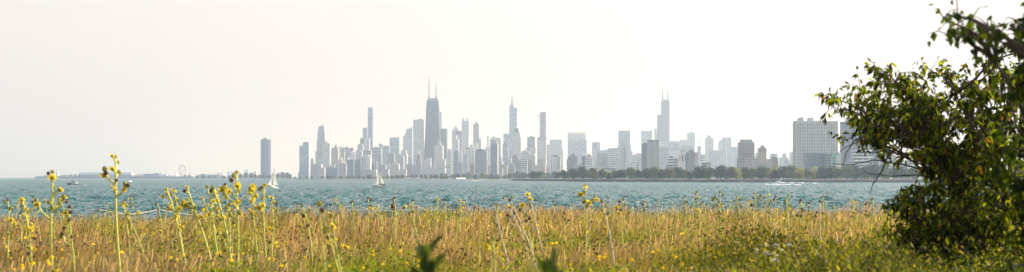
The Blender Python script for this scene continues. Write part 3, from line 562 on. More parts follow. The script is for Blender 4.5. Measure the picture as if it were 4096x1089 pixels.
B('pale_tall_block', 'pale hazy block between the white-ribbed tower and the tall tiered skyscraper', 7500, ('white','l','h',9,6), [('shaft','box',2636,2671,566.5),('roof_box','box',2643,2660,564.5,{'bot':566.5})])
B('pale_tall_block', 'pale patterned apartment block just right of the white-ribbed tower', 5400, ('silver','b','g',10,5.5), [('shaft','box',2638,2676.5,596),('upper_storeys','box',2641,2672,590)])
B('wide_hazy_slab', 'wide faint slab with a bluish band right of the tallest tiered skyscraper', 8000, ('silver','l','g',14,5), [('shaft','box',2664,2720,566),('blue_band','box',2675,2719,574,{'bot':602,'st':('blue','l','c',9,5),'dy':-1,'dep':10}),('mast','ant',2706,2707,562,{'bot':566,'st':'metal_pale','r':.7}),('plant_room','box',2684,2712,563.8,{'bot':566})], ref='wide faint slab')
B('balconied_block', 'small tower with dark and white balcony bands and a dark roof box', 4000, ('white','k','h',4,6.4), [('shaft','box',2672,2700,630),('dark_roof_box','box',2680,2693,624.5,{'bot':630,'st':'roof_dark'}),('blue_wing','box',2699,2713,633,{'st':('slate','b','c',4,4)})], ref='small banded tower')
B('grey_plinth_block', 'low dark-grey block under the small banded tower', 3500, ('slate','b','p',12,4.4), [('block','box',2664,2712.5,666),('raised_part','box',2668,2697,659,{'bot':666})])
# --- right
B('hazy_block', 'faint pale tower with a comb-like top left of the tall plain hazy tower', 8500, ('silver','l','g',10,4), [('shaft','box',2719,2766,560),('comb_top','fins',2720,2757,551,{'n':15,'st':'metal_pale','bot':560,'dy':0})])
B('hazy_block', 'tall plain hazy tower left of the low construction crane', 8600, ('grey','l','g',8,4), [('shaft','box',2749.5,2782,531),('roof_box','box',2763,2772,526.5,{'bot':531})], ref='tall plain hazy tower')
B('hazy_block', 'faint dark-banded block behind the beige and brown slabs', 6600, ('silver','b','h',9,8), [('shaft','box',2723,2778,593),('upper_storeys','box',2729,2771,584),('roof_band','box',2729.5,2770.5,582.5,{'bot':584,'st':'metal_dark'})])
B('beige_slab', 'beige slab with a blank pale face and brown right part above the trees', 3400, ('pale','l','p',9,5), [('beige_half','box',2718.5,2744,607,{'st':('white','l','p',2,30)}),('blue_balcony_part','box',2743,2759.5,610,{'st':('blue','b','h',3,5),'dy':2}),(PH,'box',2727,2740,599.5,{'bot':607,'st':'concrete'})], ref='blank-faced beige slab')
B('brown_slab', 'brown-grey slab with a pinkish right edge beside the beige slab', 3350, ('tan','k','v',7,3.4), [('shaft','box',2758,2782,609),('pink_edge','box',2781,2792.5,610.5,{'st':('pink','l','p',3,4),'dy':2}),(PH,'box',2757.5,2774.5,600.5,{'bot':609,'st':('brown','k','p',3,4)})], ref='brown slab')
B('unfinished_block', 'unfinished concrete tower with open floors under the tilted crane', 7000, ('grey','l','h',4,8), [('core','box',2790,2805,585),('open_floors','slabs',2787,2814,606,{'n':14,'st':'concrete','bot':705,'dy':0}),('lower_part','box',2786,2806,606)], ref='unfinished concrete tower')
B('small_block', 'small white block right below the unfinished concrete tower', 5600, ('white','b','h',5,6), [('block','box',2791,2803,645),('right_block','box',2802,2822,618,{'dy':25})])
B('plain_hazy_tower', 'pale hazy tower with a raised centre right of the low crane', 8000, ('pale','l','v',8,4), [('shaft','box',2821,2855.5,552),('raised_centre','box',2828,2845.5,542)], ref='pale tower with raised centre')
B('hazy_block', 'wide pale block at the foot of the raised-centre tower', 6400, ('silver','l','g',12,5), [('shaft','box',2836,2877,602),('mast','ant',2859,2860,597,{'bot':602,'st':'metal_pale','r':.5}),('west_block','box',2833,2892,634,{'dy':-14}),('right_block','box',2876,2892,608)])
B('brown_low_block', 'low block with a dark glazed left side and pinkish right side above the trees', 3300, ('pink','k','g',4,6), [('pink_half','box',2825,2846.5,651),('roof_box','box',2829,2840,646,{'bot':651,'st':'concrete'}),('dark_half','box',2808.5,2827,652,{'st':('slate','k','h',4,5),'dy':2})], ref='dark and pink low block')
B('grey_dormered_house', 'small grey block with a rounded roof among the treetops', 3100, ('grey','k','p',6,4), [('block','box',2862,2880,668),('rounded_roof','dome',2863,2879,658.5,{'bot':668,'st':'concrete'})], cat='building')
B('round_topped_tower', 'tall hazy tower pair with a bright central strip and curved roof', 7600, ('silver','l','v',12,4), [('shaft','box',2890,2927,552),('curved_roof','dome',2906,2926,546.5,{'bot':552}),('left_roof','dome',2891,2904,547.5,{'bot':552}),('bright_strip','box',2905,2909.5,551.5,{'bot':710,'st':'white_paint','dy':-1.2,'dep':6})], ref='bright-stripped tower pair')
B('hazy_block', 'slim faint tower immediately left of the bright-stripped pair', 8100, ('silver','l','g',6,4), [('shaft','box',2873,2892,568),('raised_part','box',2879,2891,560)])
B('hazy_block', 'faint square tower immediately right of the bright-stripped pair', 7400, ('silver','l','g',7,4), [('shaft','box',2926,2955,588),('roof_box','box',2932,2950,586.5,{'bot':588})])
B('beige_slab', 'narrow cream slab in front of the faint square tower', 6000, ('white','l','p',4,6), [('shaft','box',2927,2940,607.5),('roof_box','box',2930,2936,606,{'bot':607.5})])
B('low_white_building', 'low white building with regular windows just above the trees', 3400, ('white','b','v',14,4), [('block','box',2896.5,2945,666),('roof_line','box',2897.5,2944,664,{'bot':666,'st':'metal_pale'})], cat='building')
B('large_balconied_tower', 'large grey balconied apartment tower with stepped wings above the right trees', 3000, ('grey','k','g',12,3.6),
  [('shaft','box',2954.5,3020.5,569),(PH,'box',2963.5,3013,558,{'bot':569,'st':'concrete'}),('balconies','slabs',2954.5,3020.5,571,{'n':38,'bot':700,'st':'concrete','dy':0,'dep':20}),('west_wing','box',2949,2983,638.5,{'dy':-3}),('front_wing','box',2983,3009.5,611,{'dy':-4})], ref='large grey balconied tower')
B('brick_midrise', 'mid-rise block with pale window columns in front of the large grey tower', 2850, ('beige','l','g',10,4.2), [('block','box',2980,3035,634),('cornice','box',2979.5,3035.5,631,{'bot':634,'st':'concrete'}),('roof_box','box',2999,3006,627.5,{'bot':631})])
B('plain_slab_tower', 'plain grey-beige slab with an almost blank face and roof box', 2950, ('tan','l','p',3,40), [('blank_shaft','box',3034.5,3068.5,592),(PH,'box',3044,3060.5,583.5,{'bot':592,'st':'concrete'}),('roof_tank','box',3047,3055,581,{'bot':583.5,'st':'concrete'}),('balconies','slabs',3033.5,3042,593,{'n':34,'bot':700,'st':'concrete','dy':1,'dep':14})], ref='blank grey-beige slab')
B('hazy_block', 'faint block peeking between the large grey tower and the blank slab', 6000, ('silver','l','g',4,5), [('shaft','box',3021,3036,613),('roof_box','box',3024,3032,611,{'bot':613})])
B('brick_midrise', 'old brick mid-rise with an ornate raised right end beside the blank slab', 2900, ('brown','l','p',10,4.2), [('left_part','box',3068.5,3092,636,{'st':('tan','l','p',6,4)}),('right_part','box',3088,3115,636),('raised_roof','box',3088.5,3111,630,{'bot':636,'dy':3}),('roof_turret','box',3092,3097,626,{'bot':630}),('roof_turret','box',3103,3107,627,{'bot':630})], ref='old brick mid-rise')
B('hazy_block', 'faint square-topped block behind the old brick mid-rise', 5800, ('silver','l','h',7,6), [('shaft','box',3082,3113,616),('roof_box','box',3090,3103,613.5,{'bot':616})])
B('hazy_block', 'faint stepped block between the old brick mid-rise and the big white grid tower', 6100, ('silver','l','g',8,5), [('shaft','box',3116,3155,630),('upper_storeys','box',3129,3148,616),('roof_box','box',3134,3144,613.5,{'bot':616})])
B('hazy_block', 'low faint block in front of the faint stepped one', 5200, ('silver','l','g',5,5), [('shaft','box',3137,3162,639),('roof_box','box',3144,3155,637,{'bot':639})])
B('hazy_block', 'pale faint tower touching the left side of the big white grid tower', 5000, ('white','l','g',6,4.5), [('shaft','box',3159,3179,610),('roof_line','box',3160,3178,608.3,{'bot':610})])

mat('frame_white', (.70,.69,.66), .7)
def grid_tower(name, label, px0, px1, top, D, nb, nf, wallm, glassst, dep, pents, ref, darkbays=()):
    """large near tower: glass box, white columns (one part each) and spandrels"""
    s = D/FPX; cpx = (px0+px1)/2; root = empty(name, ((cpx-2048)*s, D+dep/2, 1), R(2), label, 'tower', 'high-rise buildings of the hazy skyline')
    REFS.append((px0, px1, ref)); W = (px1-px0)*s-dep*abs(math.sin(R(2)+math.atan((cpx-2048)/FPX)))
    H = EYE+(HOR-top)*s-1
    q = MB(); q.box(-W/2, W/2, -dep/2, dep/2, 0, H); q.build('glass_body', fac(glassst, W), root)
    q = MB()
    for k in range(nf+1):
        z = H*k/nf; q.box(-W/2-.25, W/2+.25, -dep/2-.35, dep/2+.35, z-.6, z+.6 if k < nf else z+2.2)
    q.build('floor_edges', wallm, root)
    for k in range(nb+1):
        x = -W/2+W*k/nb; q = MB()
        for sy in (-1, 1): q.box(x-(.75 if k % 4 == 0 else .45), x+(.75 if k % 4 == 0 else .45), sy*(dep/2+.05)-.65, sy*(dep/2+.05)+.65, 0, H+1.1)
        q.build('column', wallm, root)
    q = MB()
    for k in range(1, 5):
        y = -dep/2+dep*k/5
        for sx in (-1, 1): q.box(sx*(W/2+.05)-.6, sx*(W/2+.05)+.6, y-.5, y+.5, 0, H+1.0)
    q.build('side_columns', wallm, root)
    for (a, b, t) in pents:
        q = MB(); q.box((a-cpx)*s, (b-cpx)*s, -6, 7, H-.1, EYE+(HOR-t)*s-1); q.build('roof_plant_room', MATS['concrete'], root)
    return root
grid_tower('white_grid_tower', 'big white gridded apartment tower with two roof boxes, nearest tower at right', 3177.5, 3357, 489, 2700, 17, 40, MATS['frame_white'], ('slate','b','c',42,2.1), 26,
  [(3199,3216,471), (3211.5,3213.5,467.5), (3237.5,3256.5,470.5), (3216,3237,483.5), (3264,3310,482), (3318,3350,484)], 'big white gridded tower')
B('dark_office_block', 'dark grey office block with small windows before the big white gridded tower', 2450, ('slate','l','p',20,4.2), [('left_block','box',3221,3304,614),('glazed_link','box',3283,3304,613,{'st':('blue','k','h',5,4),'dy':-.8,'dep':10}),('roof_line','box',3222,3290,612.6,{'bot':614,'st':'roof_dark'})], rot=R(2), ref='dark office block')
B('teal_glass_block', 'teal glass-fronted block before the right half of the big white gridded tower', 2430, ('teal','t','h',6,3.6), [('teal_front','box',3317,3347,613),('grey_side','box',3303,3318,612.5,{'st':('grey','b','h',4,4),'dy':-.6}),('roof_edge','box',3302,3347.5,611,{'bot':613,'st':'metal_pale'})], rot=R(2), ref='teal glass block')
B('white_dotted_block', 'white block with small square windows right of the teal glass block', 2480, ('white','k','p',5,4.6), [('block','box',3346.5,3367.5,614),('roof_edge','box',3347,3367,613,{'bot':614,'st':'metal_pale'})], rot=R(2))
B('dark_tall_slab', 'tall dark blue slab partly hidden behind the leafy tree branches', 2800, ('slate','b','g',12,3.2), [('shaft','box',3367,3470,487),(PH,'box',3385,3430,478,{'bot':487,'st':'concrete'}),('right_part','box',3468,3522,500)], rot=R(2), ref='tall dark slab behind the branches')
B('banded_office_block', 'broad white-banded block in front of the tall dark slab behind the branches', 2550, ('white','b','h',12,5.2), [('block','box',3410,3499,603),('roof_edge','box',3410.5,3498.5,600.5,{'bot':603,'st':'white_paint'}),(PH,'box',3443,3466,585,{'bot':600.5,'st':'concrete'})], rot=R(2), ref='white-banded block')
B('grid_midrise', 'pale gridded tower seen through twigs right of the white-banded block', 2900, ('white','b','g',13,4.5), [('shaft','box',3505,3590,590),('roof_box','box',3530,3560,584,{'bot':590}),('low_block','box',3585,3680,640)], rot=R(2))
B('far_right_block', 'grey block seen through gaps in the leafy tree at far right', 2900, ('grey','b','g',16,4.2), [('shaft','box',3720,3850,600),('roof_box','box',3760,3800,594,{'bot':600})], rot=R(2))

# --- construction cranes
def crane(px, top, bot, D, jib, label, ref):
    s = D/FPX; root = empty('tower_crane', ((px-2048)*s, D-6, EYE+(HOR-bot)*s), 0, label, 'crane', 'construction cranes on the skyline')
    H = (bot-top)*s; q = MB(); r = 1.3
    for a, b in ((-r,-r),(r,-r),(r,r),(-r,r)): q.box(a-.3, a+.3, b-.3, b+.3, 0, H)
    n = int(H/6)
    for k in range(n):
        z = H*k/n; z2 = H*(k+1)/n
        q.tube([(-r,-r,z),(r,-r,z2)], .2, 3); q.tube([(-r,r,z2),(r,r,z)], .2, 3)
    q.build('mast', MATS['crane_red'], root)
    (jx, jz), (cx_, cz) = jib
    q = MB(); q.tube([(0,0,H*.97),((jx-px)*s,0,(bot-jz)*s)], [1.2,.7], 4); q.build('jib', MATS['crane_red'], root)
    q = MB(); q.tube([(0,0,H*.97),((cx_-px)*s,0,(bot-cz)*s)], [1.2,1.0], 4); q.build('counter_jib', MATS['crane_red'], root)
    q = MB(); q.box((cx_-px)*s-1.8,(cx_-px)*s+1.8,-1.5,1.5,(bot-cz)*s-3,(bot-cz)*s-.5); q.build('counterweight', MATS['concrete'], root)
    q = MB(); q.box(-1.2,3,-3.2,-1.4,H*.93,H*.93+3); q.build('cab', MATS['white_paint'], root)
crane(2155.7, 456, 700, 7180, ((2145, 463), (2167, 463)), 'tall reddish tower crane against the unfinished glass tower', '')
crane(2796, 566, 590, 6995, ((2819, 540.5), (2792, 571)), 'small crane with a steeply raised jib on the unfinished concrete tower', '')

# --- far-left haze towers and the pier
for px0, px1, top, lab in ((908,919,686,'faint low tower farthest left beyond the dome'),(923,929,688,'faint slim tower second from the left beyond the harbour trees'),(930,937,690,'faint slim tower just left of the wide faint one beyond the harbour'),
        (937,950,681,'wide faint tower left of the flower head beyond the harbour'),(973,985,690,'faint low block left of the stepped faint tower beyond the harbour'),(980,994,681,'stepped faint tower in the middle beyond the harbour'),(1001,1008,691,'small faint block right of the stepped faint tower beyond the harbour'),(1010,1027,688,'faint block closest to the lone dark curved tower')):
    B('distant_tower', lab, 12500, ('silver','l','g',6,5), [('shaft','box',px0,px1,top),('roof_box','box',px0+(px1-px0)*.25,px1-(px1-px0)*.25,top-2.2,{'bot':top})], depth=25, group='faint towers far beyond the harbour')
def pier():
    D = 8000; s = D/FPX; Z = lambda r: EYE+(HOR-r)*s; X = lambda p: (p-2048)*s
    q = MB(); q.box(X(135), X(1240), D+4, D+260, -1.5, Z(713)+1.0); o = q.build('pier_deck', mat('pier_concrete', (.30,.32,.34), .9)); tag(o, 'long dark pier deck low on the water', kind='structure')
    gp = 'buildings on the distant pier'
    def simple(name, label, parts, ref=None, D_=D+40, cat='building', dep=40):
        root = empty(name, (X((parts[0][1]+parts[0][2])/2), D_, Z(713)+1), 0, label, cat, gp); cx = (parts[0][1]+parts[0][2])/2
        if ref: REFS.append((parts[0][1], parts[0][2], ref))
        for i, (nm, a, b, t, bt, m, sh) in enumerate(parts):
            q = MB(); z0 = (713-bt)*s-1 if bt < 713 else 0; z1 = (713-t)*s-1; d = dep*(1-.04*i)
            x0, x1 = (a-cx)*s, (b-cx)*s
            if sh == 'box': q.box(x0, x1, -d/2, d/2, z0-.1, z1)
            if sh == 'vault':
                n = 12; vs = []; fs = []
                for k in range(n+1):
                    u = math.pi*k/n; xx = (x0+x1)/2-(x1-x0)/2*math.cos(u); zz = z0+(z1-z0)*math.sin(u)
                    vs += [(xx, -d/2-1, zz), (xx, d/2, zz)]
                fs = [(2*k, 2*k+2, 2*k+3, 2*k+1) for k in range(n)]+[tuple(range(0, 2*n+2, 2))[::-1], tuple(range(1, 2*n+2, 2))]
                q.add(vs, fs)
            if sh == 'dome': q.ring((x0+x1)/2, 0, [((x1-x0)/2*math.cos(u), z0+(z1-z0)*math.sin(u)) for u in (0,.3,.6,.9,1.2,1.5)], 18, sy=.8)
            if sh == 'cone': q.ring((x0+x1)/2, 0, [((x1-x0)/2, z0), ((x1-x0)/2*.45, z0+(z1-z0)*.5), (.2, z1)], 10)
            if sh == 'cyl': q.ring((x0+x1)/2, 0, [((x1-x0)/2, z0), ((x1-x0)/2*.8, z1)], 10)
            if sh == 'gx': q.gable(x0, x1, -d/2, d/2, z0, z1, 'x')
            q.build(nm, m, root)
    W_, P_, G_, Rf = MATS['white_paint'], fac(('pale','b','p',14,4), 60), mat('pier_wall', (.22,.25,.29), .9), MATS['roof_white']
    B_ = fac(('slate','b','g',20,4), 80)
    simple('ballroom', 'domed hall at the left tip of the distant pier', [('hall',171,206,702,713,P_,'box'),('dome',176,202,691,702.5,MATS['metal_pale'],'dome')], 'domed pier hall')
    for px, l in ((210,'left of the two white spired towers at the pier tip'),(222.5,'right of the two white spired towers at the pier tip')):
        simple('spired_pier_tower', l, [('shaft',px-4.5,px+4.5,688,713,W_,'box'),('lantern',px-3,px+3,680,688,W_,'cyl'),('spire',px-2.2,px+2.2,672.5,680,W_,'cone')], dep=10, cat='tower', D_=D+30)
    simple('low_terminal', 'long low grey hall left of the white-roofed exhibition hall', [('hall',232,282,703,713,P_,'box'),('roof',240,280,700.5,703,G_,'box')], 'long low pier hall')
    parts = [('hall',316,525,701,713,B_,'box'),('white_roof',318,524,691,701,Rf,'box')]
    for a, b in ((333,362),(398,427),(464,493)): parts.append(('arched_window',a,b,692.5,700,mat('vault_glass', (.25,.31,.36), .4),'vault'))
    for a, b in ((309,312.5),(314,317.5),(374,377.5),(379,382.5),(440,443),(444.5,448),(504,508),(509.5,513)): parts.append(('stair_tower',a,b,697,713,mat('stair_grey', (.26,.30,.35), .8),'box'))
    simple('exhibition_hall', 'long exhibition hall with a white roof and three arched windows', parts, 'white-roofed exhibition hall', dep=60)
    simple('pier_shed', 'long dark shed along the front of the pier', [('shed',140,560,706.5,713,G_,'box'),('roof',150,555,705.4,706.5,MATS['metal_pale'],'box')], D_=D+10, dep=10)
    simple('pier_shed', 'dark quay hall running under the ferris wheel', [('shed',535,775,707,713,G_,'box'),('roof',540,770,706,707,MATS['roof_dark'],'box')], D_=D+9.5, dep=9)
    simple('chimney_stack', 'thin tall chimney right of the exhibition hall', [('stack',531.2,533.6,682,713,MATS['concrete'],'cyl')], cat='chimney', dep=4)
    simple('pier_block', 'grey stepped block right of the thin tall pier chimney', [('block',536,561,700,713,P_,'box'),('dark_block',524,545,701,713,B_,'box'),('upper',539,561,695.5,700,P_,'box')], D_=D+80)
    simple('pier_block', 'wide dark block in the middle of the pier buildings', [('block',561,600,698,713,B_,'box'),('roof',562,599,695.6,698,MATS['roof_dark'],'box'),('dome',572,585,693.5,695.8,MATS['metal_pale'],'dome')], D_=D+85)
    simple('pier_block', 'grey block left of the bright white pier building', [('block',602,624,694,713,fac(('grey','b','p',9,4),40),'box'),('roof',605,620,692.6,694,MATS['roof_dark'],'box')], D_=D+90)
    simple('pier_block', 'bright white pier building left of the tent-like roof', [('block',626,645.5,694.5,713,W_,'box'),('wing',645.5,656,696,713,fac(('silver','l','g',6,4),20),'box'),('top',630,640,693,694.5,W_,'box')], D_=D+70)
    root = empty('tent_roofed_theatre', (X(681), D+60, Z(706)), 0, 'white tent-like peaked roof left of the ferris wheel', 'tent roof', gp); REFS.append((655, 707, 'white tent-like roof'))
    q = MB(); q.ring(-(6)*s, 0, [(18*s,0),(16*s,4.5*s),(9*s,8*s),(3*s,9.3*s),(.1,9.6*s)], 20, sy=.6); q.ring(12*s, -3, [(14*s,0),(8*s,5.5*s),(2.5*s,10.5*s),(.2,14*s)], 14, sy=.7); q.build('fabric_roof', Rf, root)
    simple('chimney_stack', 'short dark chimney right of the ferris wheel', [('stack',749,751,690,713,MATS['metal_dark'],'cyl')], cat='chimney', dep=4, D_=D+50)
    simple('vaulted_hall', 'rounded green-grey hall between the ferris wheel and the twin brick towers', [('hall',780,812,701,713,P_,'box'),('vault',778,812,696,701,mat('vault_green', (.22,.28,.27), .8),'vault')], 'rounded pier hall', D_=D+120)
    simple('white_hall', 'long white flat-roofed hall left of the twin brick towers', [('hall',818,865,700,713,fac(('grey','b','g',14,4),60),'box'),('white_roof',817,866,696.5,700,Rf,'box'),('dark_box',828,852,699.3,703,G_,'box')], 'long white hall', D_=D+100)
    simple('twin_brick_building', 'reddish building with two domed towers by the harbour', [('hall',865,883,699,713,fac(('pink','k','p',6,4),24),'box'),('tower',865,871,693.5,713,fac(('pink','k','p',3,4),8),'box'),('tower',877,883,693.5,713,fac(('pink','k','p',3,4),8),'box'),
       ('tower_dome',865.5,870.5,690.6,693.5,MATS['roof_dark'],'dome'),('tower_dome',877.5,882.5,690.6,693.5,MATS['roof_dark'],'dome')], 'twin-towered brick building', dep=16)
    simple('small_hut', 'small white hut on the quay right of the ferris wheel', [('hut',772,778,710,714,W_,'box'),('roof',771.5,778.5,708.8,710,MATS['concrete'],'gx')], dep=6, D_=D+2)
    # ferris wheel
    root = empty('ferris_wheel', (X(727), D+20, Z(706.5)), R(73), 'tall thin-rimmed ferris wheel on the pier seen almost edge-on', 'ferris wheel'); REFS.append((715, 740, 'ferris wheel'))
    r = 22*s; cz = r+3*s*.2; wm = mat('wheel_grey', (.40,.43,.47), .5)
    def rimring(rr, y, th):
        q = MB(); n = 42
        pts = [(rr*math.cos(2*math.pi*k/n), y, cz+rr*math.sin(2*math.pi*k/n)) for k in range(n+1)]; q.tube(pts, th, 4); return q
    for y in (-1.4, 1.4): rimring(r, y, .55).build('rim', wm, root)
    q = MB()
    for k in range(21):
        a = 2*math.pi*k/21; q.tube([(0, 0, cz), (r*math.cos(a), 0, cz+r*math.sin(a))], .10, 3)
    q.build('spokes', wm, root)
    gm = None
    for k in range(42):
        a = 2*math.pi*k/42
        if gm is None:
            q = MB(); q.box(-1.1,1.1,-1.6,1.6,-1.3,1.0); q.gable(-1.2,1.2,-1.7,1.7,1.0,1.5); gm = q.mesh('gondola', mat('gondola_blue', (.12,.16,.22), .5))
        link('gondola', gm, root, ((r+1.4)*math.cos(a), 0, cz+(r+1.4)*math.sin(a)))
    for sy in (-1, 1):
        q = MB()
        for sx in (-1, 1): q.tube([(sx*r*.5, sy*9, 0), (0, sy*3, cz)], [1.0, .7], 4)
        q.build('support_frame', MATS['white_paint'], root)
    q = MB(); q.ring(0, 0, [(2.2, cz-2), (2.2, cz+2)], 10); q.build('hub', MATS['crane_red'], root)
    # flagpoles at the pier tip
    proto = None
    for i, px in enumerate((145.5, 149, 152, 156, 160, 165.5, 169.5)):
        names = ['first','second','third','fourth','fifth','sixth','seventh']
        lab = f'{names[i]} flagpole from the left at the pier tip'
        if proto is None:
            proto = empty('flagpole', (X(px), D+30, Z(713)), 0, lab, 'flagpole', 'flagpoles at the pier tip')
            q = MB(); q.ring(0, 0, [(.45, 0), (.25, 13*s)], 6); q.build('pole', MATS['metal_pale'], proto)
            q = MB(); q.box(.2, 2.6, -.05, .05, 11.3*s, 12.9*s); q.build('flag', MATS['white_paint'], proto)
        else:
            c = copy_tree(proto); c.location = (X(px), D+30, Z(713)); c['label'] = lab
pier()
# --- shoreline buildings and objects near the beach
def beach_things():
    D = 3850; s = D/FPX; g0 = 1.6; Z = lambda r: EYE+(HOR-r)*s; cx = 1640
    root = empty('beach_house', ((cx-2048)*s, D, g0), 0, 'long white ship-like beach house with two red funnels', 'beach house'); REFS.append((1595, 1685, 'ship-like beach house'))
    def bx(nm, a, b, z0, z1, m, d=9, y=0):
        q = MB(); q.box((a-cx)*s, (b-cx)*s, y-d/2, y+d/2, z0-g0, z1-g0); q.build(nm, m, root)
    bx('lower_deck', 1595, 1684, g0, Z(716.5), fac(('silver','k','g',20,3.2), 50)); bx('deck_edge', 1594, 1685, Z(716.5), Z(715.4), MATS['white_paint'], 11)
    bx('upper_deck', 1618, 1682, Z(715.4), Z(711.3), fac(('white','b','g',14,2.2), 38), 7); bx('roof', 1624, 1640, Z(711.3), Z(709.4), MATS['roof_white'], 7.4)
    bx('roof', 1664, 1681, Z(711.3), Z(709.2), MATS['roof_white'], 7.4)
    for a in (1622, 1641.5):
        q = MB(); q.ring((a+1.5-cx)*s, -1, [(1.1, Z(715)-g0), (1.0, Z(704.8)-g0)], 12); q.build('funnel', MATS['red_paint'], root)
    D = 3800; s = D/FPX; cx = 1843
    root = empty('white_marquee', ((cx-2048)*s, D, 1.6), R(4), 'large white gabled tent on the beach', 'tent'); REFS.append((1824, 1862, 'white beach tent'))
    h = EYE-1.6; q = MB(); q.box(-17*s, 19*s, -7, 7, 0, (HOR-716)*s+h); q.build('tent_wall', MATS['roof_white'], root)
    q = MB(); q.gable(-18*s, 20*s, -7.5, 7.5, (HOR-716)*s+h, (HOR-711.3)*s+h, 'x'); q.build('tent_roof', MATS['white_paint'], root)
    # blue angular sculpture-like tower and the pavilion
    D = 2900; s = D/FPX
    root = empty('lakeside_sculpture', ((2198-2048)*s, D, 1.5), 0, 'tall blue-grey curved sculpture on the shore left of the pavilion', 'sculpture'); REFS.append((2190, 2205, 'blue-grey shore sculpture'))
    q = MB(); hh = (HOR-688)*s+EYE-1.5
    q.add([(-2.0,-1,0),(1.8,-1,0),(1.8,1,0),(-2.0,1,0),(-.8,-.7,hh*.55),(1.9,-.7,hh*.5),(1.9,.7,hh*.5),(-.8,.7,hh*.55),(1.5,-.2,hh),(1.9,-.2,hh*.97),(1.9,.2,hh*.97),(1.5,.2,hh)],
          [(0,3,2,1),(0,1,5,4),(1,2,6,5),(2,3,7,6),(3,0,4,7),(4,5,9,8),(5,6,10,9),(6,7,11,10),(7,4,8,11),(8,9,10,11)]); q.build('curved_blade', mat('sculpture_blue', (.10,.19,.27), .5), root)
    q = MB(); q.tube([(-1.4,0,hh*.42),(-4.4,0,hh*.72)], [.5,.15], 5); q.build('side_arm', MATS['sculpture_blue'], root)
    cx = 2221; root = empty('park_pavilion', ((cx-2048)*s, D+40, 1.5), 0, 'low flat-roofed pavilion with columns beside the blue-grey sculpture', 'pavilion'); REFS.append((2205, 2238, 'columned park pavilion'))
    q = MB(); q.box(-17*s, 17*s, -5, 5, (HOR-705.5)*s+4.5, (HOR-702.5)*s+4.5); q.build('roof', MATS['concrete'], root)
    q = MB(); q.box(-15.5*s, 15.5*s, -2, 4.4, 0, (HOR-705.5)*s+4.4); q.build('wall', MATS['roof_dark'], root)
    for k in range(9):
        q = MB(); x = (-16+4*k)*s; q.box(x-.35, x+.35, -4.6, -3.9, 0, (HOR-705.5)*s+4.45); q.build('column', MATS['concrete'], root)
    # small lighthouse on the breakwater
    D = 5000; s = D/FPX; root = empty('harbour_light', ((1217-2048)*s, D, .9), 0, 'small light tower on the breakwater left of the dark-crowned tower', 'lighthouse')
    q = MB(); q.ring(0,0,[(2.0,0),(1.3,5.5*s)],10); q.build('tower', MATS['metal_dark'], root); q = MB(); q.ring(0,0,[(1.6,5.5*s),(1.6,6.3*s),(.2,8*s)],10); q.build('lantern', MATS['white_paint'], root)
    q = MB(); q.box((1212-2048)*s, (1300-2048)*s, D-4, D+4, -1.5, .95); o = q.build('breakwater', mat('breakwater_stone', (.25,.24,.23), .9)); tag(o, 'low dark stone breakwater', kind='structure')
    # white lamp on pole by the revetment
    D = 2080; s = D/FPX; root = empty('path_lamp', ((3068-2048)*s, D, 3.8), 0, 'pale lamp post among the trees behind the speeding motorboat', 'lamp post')
    q = MB(); q.ring(0,0,[(.12,0),(.09,4.6)],6); q.build('pole', MATS['metal_pale'], root); q = MB(); q.ring(0,0,[(.1,4.5),(.55,4.9),(.6,5.2),(.3,5.6)],10); q.build('globe', MATS['white_paint'], root)
beach_things()
# ---------------------------------------------------------------- shore trees
def near_ref(px):
    best = None
    for a, b, r in REFS:
        d = 0 if a <= px <= b else min(abs(px-a), abs(px-b))
        k = (d, b-a)
        if best is None or k < best[0]: best = (k, a, b, r)
    (d, w), a, b, r = best
    if d == 0: return ('in front of the ' if True else '')+r, a, b
    return ('just right of the ' if px > b else 'just left of the ')+r, a, b
ORD = ['first', 'second', 'third', 'fourth', 'fifth', 'sixth', 'seventh', 'eighth', 'ninth', 'tenth', 'eleventh', 'twelfth', 'thirteenth','fourteenth','fifteenth','sixteenth']
def relabel(items, kindf):
    """items: (object, px, adjective string); unique labels saying what each stands before, counted from the left"""
    by = {}
    for it in sorted(items, key=lambda t: t[1]):
        ref = near_ref(it[1])[0]; by.setdefault((it[2], ref), []).append(it)
    for (adj, ref), lst in by.items():
        for i, it in enumerate(lst):
            base = f'{adj} {ref}' if len(lst) == 1 else f'{adj} {ref}, {ORD[min(i, 15)]} from left'
            if len(base.split()) > 16: base = base.replace(' lakefront', '').replace(', in', ' in').replace('at the meadow edge', 'at the far edge').replace('medium ', '').replace('small ', 'little ')
            if len(base.split()) > 16: base = base.replace('in front of', 'before')
            w = base.split()
            if len(w) > 16: print('long', base)
            if base in LABELS: print('DUP', base)
            LABELS[base] = None; it[0]['label'] = base
LEAF = leafmat('tree_leaves', .35, (1.2, 1.15, .55)); BARK = mat('bark', (.09,.07,.055), .95, noise=.3, nscale=3)
def quads_cloud(C, size, r, squash=1.0, updir=.3):
    """small leaf-clump quads at centres C (N,3) with random orientation"""
    n = len(C); a = r.normal(size=(n, 3)); a /= np.linalg.norm(a, axis=1, keepdims=True)
    b = np.cross(a, r.normal(size=(n, 3))); b /= np.linalg.norm(b, axis=1, keepdims=True)
    s = (size*(.6+.8*r.random(n)))[:, None]
    V = np.stack([C-a*s, C-b*s*.55, C+a*s, C+b*s*.55], 1).reshape(-1, 3)
    F = np.arange(4*n).reshape(n, 4); return V, F
